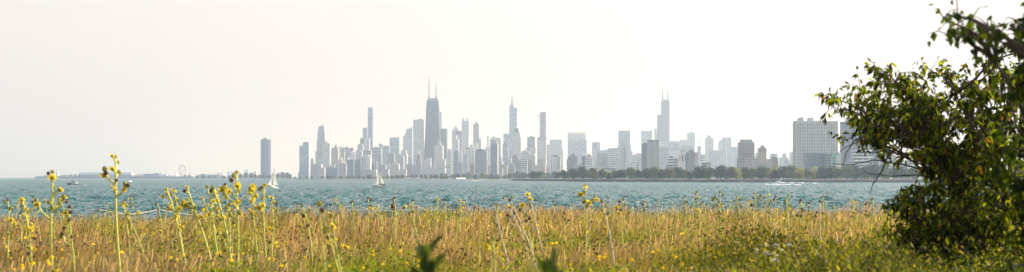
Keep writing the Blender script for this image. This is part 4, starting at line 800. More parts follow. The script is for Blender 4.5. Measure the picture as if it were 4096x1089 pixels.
def tree_proto(seed, col, H=13.0, W=14.0, nlobe=16, nf=3400, base=.0):
    r = np.random.default_rng(seed)
    C = []; lobes = []
    for k in range(nlobe+5):
        a = r.uniform(0, 6.28); zz = r.uniform(.02, 1.0); rad = (1-zz**2.4*.72)*r.uniform(.25, .92)*W*.36*(1 if zz > .2 else .9)
        lobes.append(((rad*math.cos(a), rad*math.sin(a), H*(base+.12+(.80-base)*zz*.92)), W*r.uniform(.12, .2)))
    for (c, R_) in lobes:
        n = int(nf/(nlobe+5)); d = r.normal(size=(n, 3)); d /= np.linalg.norm(d, axis=1, keepdims=True)
        rr = R_*(.5+.6*r.random(n)**.6); p = np.array(c)+d*rr[:, None]*np.array([1, 1, .72]); C.append(p)
    C = np.concatenate(C); V, F = quads_cloud(C, .42, r)
    t = r.random(len(C)); cc = np.array(col)[None, :]*(.7+.6*t[:, None]); cc = cc*np.array([1, 1, 1])
    cols = np.repeat(cc, 4, 0)
    crown = bulk('crown', V, F, LEAF, cols)
    q = MB(); q.tube([(0,0,-.6),(.15,.1,H*.2),(.1,0,H*.42),(0,.1,H*.62)], [W*.03, W*.024, W*.016, .08], 7)
    for (c, R_) in lobes[:9]: q.tube([(0.1,0,H*r.uniform(.16,.34)), (c[0]*.5,c[1]*.5,c[2]*.72), c], [W*.014, W*.009, .05], 5)
    return crown, q.mesh('trunk', BARK)
def make_shore_trees():
    r = np.random.default_rng(11); kinds = []
    palette = [('dark green', (.032,.058,.012)), ('mid green', (.095,.14,.018)), ('yellow-green', (.30,.32,.03)), ('olive', (.12,.12,.025))]
    shapes = [(13,15,18),(12,11,13),(14,18,24),(9,9,10)]
    protos = {}
    for i, (cn, c) in enumerate(palette):
        for j, (H, W, nl) in enumerate(shapes): protos[(i, j)] = (tree_proto(100+10*i+j, c, H, W, nl), H, W)
    items = []
    def tree(px, top, D, ci, shp, wpx=None, g=1.5, grp='trees along the far shore'):
        (cm, tm), H, W = protos[(ci, shp)]; s = D/FPX
        h = EYE+(HOR-top)*s-g; w = (wpx or (h/s)*W/H)*s
        root = empty('shore_tree', ((px-2048)*s, D, g), r.uniform(0, 6.28), None, 'tree', grp)
        root.scale = (w/W*1.0, w/W*1.0, h/H*1.2)
        link('crown', cm, root); link('trunk', tm, root)
        items.append((root, px, ''))
        return root
    sizes = []
    def T(px, top, D, ci, shp, wpx=None):
        o = tree(px, top, D, ci, shp, wpx, 3.7 if px > 2052 and D < shore_D(px)+600 else 1.5); h = (718-top)
        adj = {0:'dark green', 1:'mid green', 2:'bright yellow-green', 3:'olive'}[ci]
        items[-1] = (o, px, f'{"small" if h < 27 else "tall" if h > 42 else "rounded"} {adj} lakefront tree')
    # near row on the revetment park, x 2040..4150: (px, top row, colour, shape, width)
    row = [(2255,690,0,0,50),(2292,684,0,2,62),(2330,678,0,2,70),(2372,680,3,0,60),(2412,688,0,0,50),(2436,698,0,3,28),(2458,692,3,1,44),(2490,688,0,0,56),(2524,682,1,2,66),(2556,690,0,0,44),(2585,684,0,2,62),
      (2620,680,1,2,66),(2650,688,0,0,48),(2676,684,3,2,60),(2710,680,0,2,66),(2738,690,1,0,46),(2756,696,0,3,30),(2796,676,0,2,74),(2838,682,1,0,60),(2882,673,0,2,76),(2922,680,3,1,56),(2948,683,2,0,58),(2982,680,0,2,60),
      (3012,684,1,0,52),(3048,678,0,2,66),(3078,692,2,3,40),(3102,688,0,1,44),(3134,676,0,2,72),(3170,674,1,2,66),(3200,684,2,0,46),(3228,690,1,3,36),(3246,692,2,3,34),(3284,678,0,2,58),(3272,702,1,3,26),(3300,697,1,3,28),(3324,676,0,2,72),(3352,684,1,0,50),
      (3388,676,3,2,72),(3424,672,0,2,74),(3458,678,1,0,56),(3494,668,0,2,80),(3536,672,1,2,70),(3574,680,0,0,54),(3608,676,0,2,66),(3650,682,1,0,60),(3700,676,0,2,76),(3760,680,3,2,72),(3820,678,0,2,72),(3880,682,1,0,60),(3940,676,0,2,76),(4010,680,1,2,70),(4080,678,0,2,76),(4150,682,1,0,66)]
    for px, top, ci, shp, w in row: T(px, top-(5 if top < 695 else 1), shore_D(px)+24+r.uniform(0, 40), ci, shp, w*1.25)
    # a second, paler and deeper row
    x = 2066.0
    while x < 4100:
        w = r.uniform(44, 74); top = r.uniform(682, 692)-(6 if x > 2950 else 0)-(5 if 3100 < x < 3400 else 0)
        if x > 2240 or True: T(x, top+(6 if x < 2240 else 0), shore_D(x)+r.uniform(260, 520)+(500 if x < 2240 else 0), int(r.choice([0,1,2,3], p=[.2,.35,.3,.15])), int(r.choice([0,2])), w)
        x += w*r.uniform(.45, .7)
    T(2130, 688, 2760, 0, 2, 54); T(2152, 690, 2750, 0, 0, 40); T(2232, 692, 2700, 0, 0, 36)
    # faint belt behind the beach
    x = 1290.0
    while x < 2060:
        D = shore_D(x)+r.uniform(140, 420); w = r.uniform(20, 40) if x < 1780 else r.uniform(26, 46)
        top = r.uniform(701, 708) if x < 1700 else r.uniform(695, 703)
        if 1590 < x < 1690: top = r.uniform(700, 705)
        T(x, top, D, int(r.choice([0,1,3])), int(r.choice([0,1,2])), w); x += w*r.uniform(.55, .85)
    # dark headland trees at the left
    for px, top, w in ((740,702,22),(757,701,20),(790,703,26),(812,702,26),(836,704,26),(858,703,22),(896,704,26),(918,703,28),(940,701,30),(962,697,32),(984,695,34),(1004,695,32),(1022,699,28),(1040,700,28),(1058,700,26),(1076,701,24),(1094,697,26),(1112,695,28),(1130,692,34),(1148,693,30),(1160,698,24),
                       (285,699,18),(300,700,24),(318,703,22),(1180,708,22),(1200,709,22),(1226,706,20),(1246,707,22)):
        D = 8010 if px < 780 else shore_D(px)+120 if px > 890 else 7000
        T(px, top, D, 0, 2, w)
    relabel(items, None)
make_shore_trees()

# ---------------------------------------------------------------- people
SKIN = mat('skin', (.45,.28,.20), .6); HAIR = mat('hair_dark', (.03,.022,.018), .7)
def person(loc, rz, label, shirt, legs, pose='stand', group=None, hatcol=None):
    """one continuous figure (~1.7 m) as a lofted body plus clothing and hair; pose: stand, sit, steer"""
    root = empty('person', loc, rz, label, 'person', group)
    sit = pose == 'sit'; hip = .50 if sit else .92
    def limb(q, pts, rr, n=8): q.tube(pts, rr, n)
    # body: torso, neck, head, arms, legs in one mesh
    q = MB()
    T_ = [(0,0,hip-.05),(0,0,hip+.12),(0,.0,hip+.30),(0,0,hip+.46),(0,0,hip+.53),(0,0,hip+.57),(0,0,hip+.63)]
    q.tube(T_, [.15,.14,.15,.17,.12,.06,.055], 10)
    q.ring(0, -.01, [(.03,hip+.60),(.07,hip+.64),(.085,hip+.70),(.095,hip+.76),(.085,hip+.82),(.05,hip+.86),(.01,hip+.875)], 12, sy=1.15)
    q.box(-.012,.012,-.135,-.10,hip+.70,hip+.75)                       # nose
    for s_ in (-1, 1): q.box(s_*.092-.012, s_*.092+.012, -.02, .03, hip+.70, hip+.76)   # ears
    arms = {'stand': [(.19,0,hip+.48),(.24,.03,hip+.20),(.25,-.04,hip-.05)], 'sit': [(.19,0,hip+.48),(.24,-.06,hip+.20),(.16,-.27,hip+.12)], 'steer': [(.19,0,hip+.48),(.22,-.10,hip+.24),(.12,-.36,hip+.30)]}[pose]
    for s_ in (-1, 1):
        a = [(s_*p[0], p[1], p[2]) for p in arms]; limb(q, a, [.055,.045,.032])
        e, w_ = np.array(a[1]), np.array(a[2]); d = (w_-e)/np.linalg.norm(w_-e)
        q.tube([w_, w_+d*.09], [.024,.02], 6)
        for k in range(4): q.tube([w_+d*.08+np.array([.018*(k-1.5),0,0]), w_+d*(.15+.01*(k in (1,2)))+np.array([.02*(k-1.5),0,-.01])], [.009,.007], 4)
        q.tube([w_+d*.03, w_+d*.07+np.array([-s_*.045,-.02,0])], [.011,.008], 4)
        if sit: lg = [(s_*.10,0,hip),(s_*.13,-.42,hip+.02),(s_*.13,-.46,.06),(s_*.13,-.62,.04)]
        else: lg = [(s_*.09,0,hip),(s_*.10,-.02,.50),(s_*.11,.02,.07),(s_*.12,-.16,.04)]
        limb(q, lg, [.085,.06,.042,.035])
    q.build('body', SKIN, root, smooth=True)
    q = MB(); q.tube([(0,0,hip-.03),(0,0,hip+.14),(0,0,hip+.30),(0,0,hip+.47),(0,0,hip+.54)], [.165,.16,.17,.19,.09], 10)
    for s_ in (-1, 1): q.tube([(s_*arms[0][0]*.9,0,arms[0][2]), tuple((np.array((s_*arms[0][0],arms[0][1],arms[0][2]))+np.array((s_*arms[1][0],arms[1][1],arms[1][2])))/2)], [.075,.065], 8)
    q.build('shirt', mat('cloth_'+'_'.join(f'{c:.2f}' for c in shirt), shirt, .9), root, smooth=True)
    q = MB()
    for s_ in (-1, 1):
        lg = [(s_*.09,0,hip+.04),(s_*.13,-.42,hip+.02),(s_*.13,-.46,.25)] if sit else [(s_*.09,0,hip+.04),(s_*.10,-.02,.50),(s_*.11,.02,.12)]
        q.tube(lg, [.105,.08,.065], 8)
    q.build('trousers', mat('cloth_'+'_'.join(f'{c:.2f}' for c in legs), legs, .9), root, smooth=True)
    q = MB(); q.ring(0, .012, [(.092,hip+.74),(.106,hip+.78),(.098,hip+.84),(.06,hip+.885),(.01,hip+.90)], 12, sy=1.1)
    q.build('cap' if hatcol else 'hair', mat('cap_'+str(hatcol), hatcol, .8) if hatcol else HAIR, root, smooth=True)
    return root

# ---------------------------------------------------------------- boats
FOAM = mat('foam', (.85,.87,.88), .8)
def hull(L, beam, fb0, fb1, mats, keel=-.45, n=14, rake=.12, transom=.85):
    """bow towards -X, stern at +X; returns MB (slot 0 side, slot 1 deck)"""
    q = MB(); vs = []; st = []
    for i in range(n+1):
        t = i/n; x = L/2-L*t
        wdt = beam/2*(transom+(1-transom)*math.sin(min(t/.45, 1)*math.pi/2))*(1 if t < .5 else math.sqrt(max(0, 1-((t-.5)/.5)**2.2)))
        z = fb0+(fb1-fb0)*t**1.7; xb = x-rake*L*t**3
        st.append([(x, 0, keel*(1-t**3)), (x, wdt*.72, -.05), (x-.5*(x-xb), wdt*.9, z*.5), (xb, wdt, z), (xb, wdt*.93, z)])
    for row in st: vs += row+[(p[0], -p[1], p[2]) for p in row]
    fs = []; ds = []
    for i in range(n):
        a, b = i*10, (i+1)*10
        for j in range(4):
            fs.append((a+j, b+j, b+j+1, a+j+1)); fs.append((a+5+j, a+6+j, b+6+j, b+5+j))
        ds.append((a+4, b+4, b+9, a+9))
    fs.append((0,1,2,3,4,9,8,7,6)); q.add(vs, fs); q.cur = 1; b0 = len(q.v); q.add([(v[0], v[1], v[2]-.12 if (k % 10) in (4, 9) else v[2]) for k, v in enumerate(vs)], ds); return q
def wake(px0, px1, row, D, label, amp=.35, width=2.2, seed=1):
    s = D/FPX; r = np.random.default_rng(seed); x0, x1 = (px0-2048)*s, (px1-2048)*s; n = 60
    q = MB(); vs = []
    for i in range(n+1):
        x = x0+(x1-x0)*i/n; a = amp*(.6+.8*r.random())*(1-.55*i/n)*(1 if r.random() > .3*i/n else .15)
        y = D+r.normal(0, .25); w = width*(.5+.5*r.random())*(1+.6*i/n)
        vs += [(x, y-w/2, -.25), (x, y-w*.2, a*.7), (x, y+w*.2, a), (x, y+w/2, -.25)]
    q.add(vs, [(4*i+j, 4*i+4+j, 4*i+5+j, 4*i+1+j) for i in range(n) for j in range(3)])
    o = q.build('wake_foam', FOAM); tag(o, label, 'foam', kind='stuff')
NAVY = mat('hull_navy', (.035,.045,.075), .35); GEL = mat('gelcoat', (.80,.79,.76), .35); WIN = mat('boat_window', (.02,.025,.03), .15); RAIL = mat('rail', (.7,.7,.7), .3, 1.0); DECKM = mat('deck', (.62,.60,.56), .7)
def sailcloth():
    m = bpy.data.materials.new('sailcloth'); m.use_nodes = True; N, L = m.node_tree.nodes, m.node_tree.links; b = N['Principled BSDF']
    b.inputs['Base Color'].default_value = (.82,.79,.72,1); b.inputs['Roughness'].default_value = .8
    t = N.new('ShaderNodeBsdfTranslucent'); t.inputs[0].default_value = (.85,.82,.74,1); mx = N.new('ShaderNodeMixShader'); mx.inputs[0].default_value = .5
    L.new(b.outputs[0], mx.inputs[1]); L.new(t.outputs[0], mx.inputs[2]); L.new(mx.outputs[0], N['Material Output'].inputs[0]); return m
SAILM = MATS['sail_white'] = sailcloth()
def cabin_cruiser():
    D = 39600/31.5; s = D/FPX; px = 295
    root = empty('cabin_cruiser', ((px-2048)*s, D, 0), R(6), 'navy-hulled cabin cruiser with white cabin heading left', 'motorboat')
    L = 44*s; hull(L, 3.0, 1.0, 1.95, None).build('hull', [NAVY, DECKM], root)
    q = MB(); q.tube([(L/2-.1,1.3,1.05),(0,1.55,1.28),(-L*.38,1.0,1.85)], .06, 5); q.tube([(L/2-.1,-1.3,1.05),(0,-1.55,1.28),(-L*.38,-1.0,1.85)], .06, 5); q.build('rub_rail', GEL, root)
    q = MB(); q.box(-3.0, .2, -1.05, 1.05, 1.15, 1.95, .8, .9); q.build('fore_cabin', GEL, root)
    q = MB(); q.add([(-1.9,-1.15,1.5),(1.9,-1.15,1.0),(1.9,1.15,1.0),(-1.9,1.15,1.5),(-1.3,-1.0,3.0),(1.7,-1.0,3.0),(1.7,1.0,3.0),(-1.3,1.0,3.0)],
        [(0,3,2,1),(4,5,6,7),(0,1,5,4),(1,2,6,5),(2,3,7,6),(3,0,4,7)]); wh = q.build('wheelhouse', GEL, root)
    for x in (-1.35, -.4, .55):
        q = MB(); q.box(x, x+.75, -1.125, -1.0, 2.15, 2.75); q.build('side_window', WIN, wh)
        q = MB(); q.box(x, x+.75, 1.0, 1.125, 2.15, 2.75); q.build('side_window', WIN, wh)
    q = MB(); q.add([(-1.86,-.85,2.1),(-1.60,-.8,2.85),(-1.60,.8,2.85),(-1.86,.85,2.1)], [(0,1,2,3)]); q.build('windscreen', WIN, wh)
    q = MB(); q.box(-1.6, 2.9, -1.15, 1.15, 3.0, 3.1); q.build('roof', GEL, root)
    q = MB(); 
    for sy in (-1, 1): q.tube([(2.75,sy*1.0,1.0),(2.5,sy*1.0,3.0)], .09, 5)
    q.tube([(.4,0,3.1),(.9,0,3.9)], [.18,.08], 6); q.ring(1.3, 0, [(.25,3.1),(.3,3.3),(.05,3.5)], 10); q.build('radar_arch', GEL, root)
    q = MB(); q.tube([(-L*.5,0,2.0),(-L*.5,0,3.3)], .03, 4); q.box(-L*.5,-L*.5+.5,-.02,.02,2.95,3.3); q.build('bow_staff', GEL, root)
    q = MB(); q.tube([(-L*.52,0,2.75),(-L*.3,.9,2.6),(0,1.4,2.2)], .03, 4); q.tube([(-L*.52,0,2.75),(-L*.3,-.9,2.6),(0,-1.4,2.2)], .03, 4); q.build('hand_rail', RAIL, root)
    wake(276, 345, 742, D-1.8, 'white bow wave and wake of the navy cabin cruiser', .4, 1.4, 3)
cabin_cruiser()
def sailboat(px, row, mast_top, L, label, heel, rz, sailpts, jibpts, boom_dark=True, group='large sailboats', crew=(), hullm=None, wl=None):
    D = 39600/(row-HOR); s = D/FPX
    root = empty('sailboat', ((px-2048)*s, D, 0), 0, label, 'sailboat', group); root.rotation_euler = (0, R(heel), R(rz))
    hull(L, L*.31, .85, 1.15, None, -.5, transom=.7).build('hull', [hullm or GEL, DECKM], root)
    q = MB(); q.box(-L*.22, L*.12, -.75, .75, .8, 1.35, .85, .8); q.build('cabin_top', GEL, root)
    H = (row-mast_top)*s; mx = -L*.08
    q = MB(); q.tube([(mx,0,.9),(mx,0,H)], [.14,.09], 6); q.tube([(mx,-.9,H*.5),(mx,.9,H*.5)], .03, 4); q.build('mast', mat('mast_dark', (.05,.05,.05), .4), root)
    q = MB(); q.tube([(mx,0,1.9),(L*.36,0,1.85)], .10, 6); q.build('boom', MATS['mast_dark'], root)
    if boom_dark: q = MB(); q.tube([(mx+.2,0,2.1),(L*.15,0,2.15),(L*.34,0,2.0)], [.30,.2,.1], 7); q.build('sail_cover', mat('sail_cover_navy', (.04,.045,.06), .8), root)
    def sail(nm, pts, belly):
        (ax, az), (bx, bz), (tx, tz) = pts; n = 12; vs = []
        for i in range(n+1):
            u = i/n
            for j in range(n+1):
                v = j/n*(1-u*.96); x = ax+(bx-ax)*(j/n)*(1-u)+(tx-ax)*u; z = az+(bz-az)*(j/n)*(1-u)+(tz-az)*u
                vs.append((x, belly*math.sin(math.pi*j/n)*math.sin(math.pi*min(u+.15,1))*(1-u), z))
        q = MB(); q.add(vs, [(i*(n+1)+j, i*(n+1)+j+1, (i+1)*(n+1)+j+1, (i+1)*(n+1)+j) for i in range(n) for j in range(n)])
        q.build(nm, SAILM, root, smooth=True)
    sail('mainsail', sailpts(mx, L, H), .55); sail('jib', jibpts(mx, L, H), .7)
    q = MB()
    for a, b in (((mx,0,H*.97),(-L*.56,0,1.2)), ((mx,0,H*.99),(L*.49,0,1.0)), ((mx,0,H*.9),(mx,L*.15,.95)), ((mx,0,H*.9),(mx,-L*.15,.95))): q.tube([a,b], .015, 3)
    q.build('rigging', RAIL, root)
    q = MB(); q.tube([(L*.48,-.8,1.0),(L*.48,-.8,1.7),(L*.48,.8,1.7),(L*.48,.8,1.0)], .03, 4); q.tube([(-L*.5,-.3,1.1),(-L*.56,0,1.75),(-L*.5,.3,1.1)], .03, 4); q.build('guard_rail', RAIL, root)
    M_ = root.matrix_basis if False else None
    import mathutils
    mw = mathutils.Matrix.Translation(root.location) @ root.rotation_euler.to_matrix().to_4x4()
    for (x, y, z, rzz, lab, sh, lg) in crew:
        p = mw @ mathutils.Vector((x, y, z)); person(p, R(rz+rzz), lab, sh, lg, 'sit', 'crew aboard the sailboats')
    return root
sailboat(1521, 751, 672, 8.6, 'white sailboat with two pale sails and dark boom under the white striped tower', 3, 12,
    lambda mx, L, H: ((mx+.1, 2.0), (L*.24, 2.1), (mx+.1, H*.78)), lambda mx, L, H: ((-L*.54, 1.4), (mx-.25, 1.7), (mx-.1, H*.86)),
    crew=[(2.2,-.5,.45,200,'person in a dark top seated at the tiller under the boom of the wider sailboat',(.05,.05,.07),(.3,.28,.25)),(1.2,.5,.45,160,'person in a reddish top seated beside the mast of the wider sailboat',(.45,.12,.10),(.1,.1,.12)),
          (3.1,.4,.45,180,'person in a teal top seated right at the stern of the wider sailboat',(.10,.40,.45),(.2,.2,.22))])
sailboat(1093, 753, 672.5, 8.0, 'narrow-looking heeled sailboat seen from astern right of the lone dark tower', 8, 62,
    lambda mx, L, H: ((mx+.1, 2.2), (L*.52, 2.0), (mx+.1, H*.97)), lambda mx, L, H: ((-L*.6, 1.3), (mx+1.5, 1.6), (mx-.1, H*.7)), boom_dark=False,
    crew=[(2.3,-.6,.5,180,'person in a dark jacket seated at the left of the heeled sailboat',(.03,.03,.035),(.05,.05,.06)),(1.6,.6,.5,150,'person in a grey top seated at the centre of the heeled sailboat',(.15,.15,.16),(.05,.05,.08)),
          (2.9,.5,.5,190,'person in a white top seated at the right of the heeled sailboat',(.6,.6,.58),(.05,.05,.08))])
def small_boats():
    # distant sails on the horizon
    for px, row, top, lab in ((62.5, 713.5, 692, 'distant white sail at the left edge, the taller of two on the horizon'), (103, 712.8, 694.5, 'distant narrow sail on the horizon, right of the taller one'), (136.5, 711.8, 702, 'tiny far sail beside the flagpoles of the pier')):
        D = min(39600/(row-HOR), 9500); s = D/FPX; H = (row-top)*s; L = H*.42
        root = empty('distant_sailboat', ((px-2048)*s, D, 0), R(40), lab, 'sailboat', 'distant sailboats')
        hull(L, L*.3, L*.09, L*.12, None, -.3).build('hull', [GEL, DECKM], root)
        q = MB(); q.add([(-L*.1,0,H*.1),(L*.3,.3,H*.1),(L*.2,.5,H*.5),(-L*.05,0,H),(-L*.1,.04,H*.5)], [(0,1,2,3,4)]); q.build('mainsail', SAILM, root)
        q = MB(); q.add([(-L*.5,0,H*.1),(-L*.15,.2,H*.12),(-L*.1,0,H*.85)], [(0,1,2)]); q.build('jib', MATS['sail_white'], root)
        q = MB(); q.tube([(-L*.1,0,0),(-L*.1,0,H)], [H*.012, H*.006], 4); q.build('mast', RAIL, root)
    # generic motor launch with canopy
    def launch(px, row, Lpx, D, label, rz=0, canopy='dark', hm=None, name='motorboat', crew=None, up=0):
        s = D/FPX; L = Lpx*s; root = empty(name, ((px-2048)*s, D, 0), R(rz), label, 'motorboat', 'motorboats on the lake'); root.rotation_euler = (0, R(up), R(rz))
        hull(L, L*.32, L*.10, L*.18, None, -.4).build('hull', [hm or GEL, DECKM], root)
        q = MB(); q.box(-L*.12, L*.1, -L*.07, L*.07, L*.1, L*.23, .8, .8); cs = q.build('console', GEL, root)
        q = MB(); q.box(-L*.13, -L*.09, -L*.06, L*.06, L*.2, L*.28); q.build('windscreen', WIN, cs)
        cm = mat('canopy_dark', (.05,.06,.07), .8) if canopy == 'dark' else GEL
        q = MB(); q.box(-L*.14, L*.2, -L*.12, L*.12, L*.39, L*.41)
        q.build('canopy', cm, root)
        q = MB()
        for a in (-L*.1, L*.15):
            for b in (-L*.1, L*.1): q.tube([(a,b,L*.1),(a,b,L*.39)], .03, 4)
        q.build('canopy_frame', RAIL, root)
        q = MB(); q.box(L*.47, L*.54, -L*.04, L*.04, -.1, L*.17); q.build('outboard_motor', MATS['metal_dark'], root)
        if crew: 
            a = math.radians(rz); x, y, z = L*.12, 0, L*.03
            person(((px-2048)*s+x*math.cos(a)-y*math.sin(a), D+x*math.sin(a)+y*math.cos(a), z), a-math.pi/2, crew, (.4,.1,.08), (.1,.1,.15), 'steer')
        return root
    launch(521, 727.5, 24, 39600/17.3, 'white open motorboat with dark canopy ringed by spray, below the pier', 62, crew='person in a red top standing at the wheel of the canopied motorboat')
    wake(504, 545, 728, 39600/17.3-3, 'white spray thrown up around the canopied open motorboat', 1.0, 3, 5)
    launch(1891, 723.5, 16, 39600/14.2, 'small white motorboat heading left below the broad ribbed slab', 8, canopy='white')
    wake(1888, 1935, 724, 39600/14.2-2, 'thin white wake right of the small motorboat near the beach', .7, 2.4, 6)
    launch(3080, 741, 16, 39600/30.5, 'small speedboat with a dark canopy half hidden in its own spray', 4, canopy='dark', up=4, crew='person in a red top driving the speedboat hidden in spray')
    wake(3058, 3205, 742, 39600/31, 'long white wake of the small speedboat with the dark canopy', 1.0, 2.6, 7)
    launch(117, 711.5, 8, 8600, 'tiny white motorboat on the horizon left of the pier tip', 0, canopy='white')
    # big white sport boat
    D = 39600/24; s = D/FPX; L = 36*s; root = empty('motor_yacht', ((3124-2048)*s, D, .2), R(8), 'white motor yacht with raised bow and open flybridge racing left', 'motorboat', 'motorboats on the lake'); root.rotation_euler = (0, R(4), R(8))
    hull(L, 3.2, 1.3, 2.3, None).build('hull', [GEL, DECKM], root)
    q = MB(); q.box(-3.0, -.4, -1.1, 1.1, 1.5, 2.5, .85, .85); q.build('fore_cabin', GEL, root)
    q = MB(); q.box(-1.0, .2, -1.2, 1.2, 1.4, 3.4, .9, .9); wh = q.build('wheelhouse', GEL, root)
    q = MB(); q.box(-.95, 2.0, -1.14, -1.10, 2.4, 3.2); q.box(-.95, 2.0, 1.10, 1.14, 2.4, 3.2); q.build('side_window', WIN, wh)
    q = MB(); q.box(.3, 2.0, -.9, .9, 1.3, 3.3); q.build('open_cockpit', WIN, root)
    q = MB(); q.box(-1.6, 2.1, -1.3, 1.3, 3.45, 3.6); q.build('flybridge_deck', GEL, root)
    q = MB(); q.box(-.9, 1.2, -1.0, 1.0, 3.6, 4.3, .8, .8); q.build('flybridge_seat', GEL, root)
    q = MB(); q.tube([(.4,0,4.2),(.5,0,6.1)], .05, 4); q.tube([(-.1,0,4.2),(-.1,0,5.4)], .05, 4); q.build('aerial', RAIL, root)
    wake(3101, 3280, 734, D-2.2, 'long white wake streaming right from the motor yacht', 1.1, 3.2, 8)
    # moored boats along the left harbour wall
    proto = None
    for i, (px, w) in enumerate(((640,9),(862,8),(918,9),(945,8),(1004,7),(1025,11),(1043,10),(1070,7),(1085,7),(1121,10),(1140,10),(1179,9))):
        D = 7600 if px < 700 else 39600/(717.3-HOR); s = D/FPX
        lab = f'{ORD[i]} small white boat from the left moored by the harbour wall'
        if proto is None:
            proto = empty('moored_boat', (0,0,0), 0, lab, 'moored boat', 'white boats moored along the harbour'); Lp = 10
            hull(Lp, 3, 1.1, 1.9, None).build('hull', [GEL, DECKM], proto)
            q = MB(); q.box(-1.5,2.2,-1.1,1.1,1.2,2.8,.7,.85); cb = q.build('cabin', GEL, proto); o = proto 
            q = MB(); q.box(-1.2,1.9,-1.13,-1.0,1.9,2.4); q.build('side_window', WIN, cb)
        else: o = copy_tree(proto); o['label'] = lab
        o.location = ((px-2048)*s, D-8, 0); k = w*s/Lp; o.scale = (k, k, k); o.rotation_euler = (0, 0, R(random.uniform(-15, 15)+(180 if i % 3 == 0 else 0)))
    # buoy
    for px, row, h, nm, lab in ((4.5, 711.5, 5, 'channel_marker', 'tiny channel marker on the horizon at the left edge'), (1333, 728.5, 3.0, 'lake_buoy', 'small red buoy below the diamond-braced tower')):
        D = 39600/(row-HOR) if row > 715 else 8500; s = D/FPX; root = empty(nm, ((px-2048)*s, D, 0), 0, lab, 'buoy')
        k = h*s/3.0; q = MB(); q.ring(0,0,[(.9*k,-.3),(1.0*k,.5*k),(.5*k,.9*k)],10); q.build('float', MATS['red_paint'], root); q = MB(); q.tube([(0,0,.9*k),(0,0,3*k)], [.25*k,.1*k], 5); q.build('topmark', MATS['red_paint'], root)
small_boats()
# person on the shore below the meadow, rope fence
def shore_bits():
    D = 64; s = D/FPX; px = 1574
    x = (px-2048)*s; gz = float(ground_z(np.array([x]), np.array([D]))[0])
    ztop = EYE+(HOR-817)*s
    person((x, D, ztop-1.80), R(150), 'person in a teal top and dark cap half hidden by grass at the water', (.06,.35,.38), (.05,.06,.09), 'stand', hatcol=(.04,.035,.05))
    rope = mat('rope', (.50,.46,.38), .8); post = mat('post_wood', (.30,.24,.18), .9)
    for lab, pts in (('white rope strung on posts at the meadow edge, left stretch', [(395,838),(452,850),(520,858),(575,852),(632,838),(700,852),(770,860),(830,852),(905,842),(930,838),(985,852),(1060,858)]),
                     ('white rope strung on posts at the meadow edge, middle stretch', [(1090,858),(1130,852),(1172,838),(1185,831),(1240,846),(1330,852),(1385,847),(1424,835),(1438,828),(1475,838),(1560,844),(1640,838),(1662,824),(1700,840),(1790,846),(1865,838),(1895,824),(1930,834)])):
        root = empty('rope_fence', (0,0,0), 0, lab, 'rope fence', 'rope fence at the meadow edge'); q = MB(); P3 = []
        for px, row in pts:
            d = float(edge_y(np.array([(px-2048)/FPX*54.0]))[0])+1.2; P3.append(P(px, row, d))
        q.tube(P3, .013, 5); q.build('rope', rope, root)
        rows = [p[1] for p in pts]
        for i in range(len(pts)):
            if (i == 0 or rows[i] <= rows[i-1]) and (i == len(pts)-1 or rows[i] <= rows[i+1]):
                x, y, z = P3[i]; q = MB(); g = float(ground_z(np.array([x]), np.array([y]))[0]); q.tube([(x,y,g-.2),(x+.02,y,z+.05)], [.024,.02], 6); q.build('post', post, root)
shore_bits()
# ---------------------------------------------------------------- meadow
GRASSM = leafmat('meadow_blades', .55, (1.45, 1.32, .58), .01)
FORBM = leafmat('forb_leaves', .5, (1.5, 1.4, .35), .015)
def wedge_points(n, y0, y1, r, pw=1.0, x0=None, x1=None):
    """random points in the visible wedge, denser near the viewer"""
    u = r.random(n); Y = y0*(y1/y0)**u if pw == 1 else (y0+(y1-y0)*u)
    px = r.uniform(-260 if x0 is None else x0, 4360 if x1 is None else x1, n)
    X = (px-2048)/FPX*Y*1.0; ok = Y < edge_y(X)+3.0
    return X[ok], Y[ok], px[ok]
def blades(name, X, Y, h, w, lean, col, m, label, r, kinds=3, zoff=0, drift=(.12, .0), head=None):
    n = len(X); Z = ground_z(X, Y)-.05
    a = r.uniform(0, 2*math.pi, n); dx, dy = np.cos(a), np.sin(a)
    la = r.uniform(0, 2*math.pi, n); l = lean*np.abs(r.normal(size=n))
    lx = np.cos(la)*l+drift[0]; ly = np.sin(la)*l
    V = np.zeros((n, 6, 3)); ts = (0, .55, 1.0); ws = (1, .8, .12) if head is None else (.5, .5, head)
    for i, t in enumerate(ts):
        cx = X+lx*h*t**1.6; cy = Y+ly*h*t**1.6; cz = Z+h*t*(1-.12*l*t)
        V[:, 2*i, :] = np.stack([cx-dx*w*ws[i]/2, cy-dy*w*ws[i]/2, cz], 1); V[:, 2*i+1, :] = np.stack([cx+dx*w*ws[i]/2, cy+dy*w*ws[i]/2, cz], 1)
    b = np.arange(n)[:, None]*6
    F = np.concatenate([b+np.array([[0,1,3,2]]), b+np.array([[2,3,5,4]])], 0)
    me = bulk(name, V.reshape(-1, 3), F, m, np.repeat(col, 6, 0))
    return tag(link(name, me), label, 'grass', kind='stuff')
def mixcol(pal, wts, n, r, var=.22):
    idx = r.choice(len(pal), n, p=np.array(wts)/sum(wts)); c = np.array(pal)[idx]
    return c*(1+var*r.normal(size=(n, 1))).clip(.45, 1.7)
def green_at(X, Y, px):
    """0..1: how green and leafy the meadow is here"""
    g = vnoise(X/3.2+40, Y/5.5+9, 21)*.65+vnoise(X/1.1, Y/2.2, 22)*.35
    right = np.clip((px-1900)/1700, 0, 1)
    near = np.clip((36-Y)/20, 0, 1)
    return np.clip((g-.38)*3.0+right*(.15+.45*near)+.04, 0, .92)
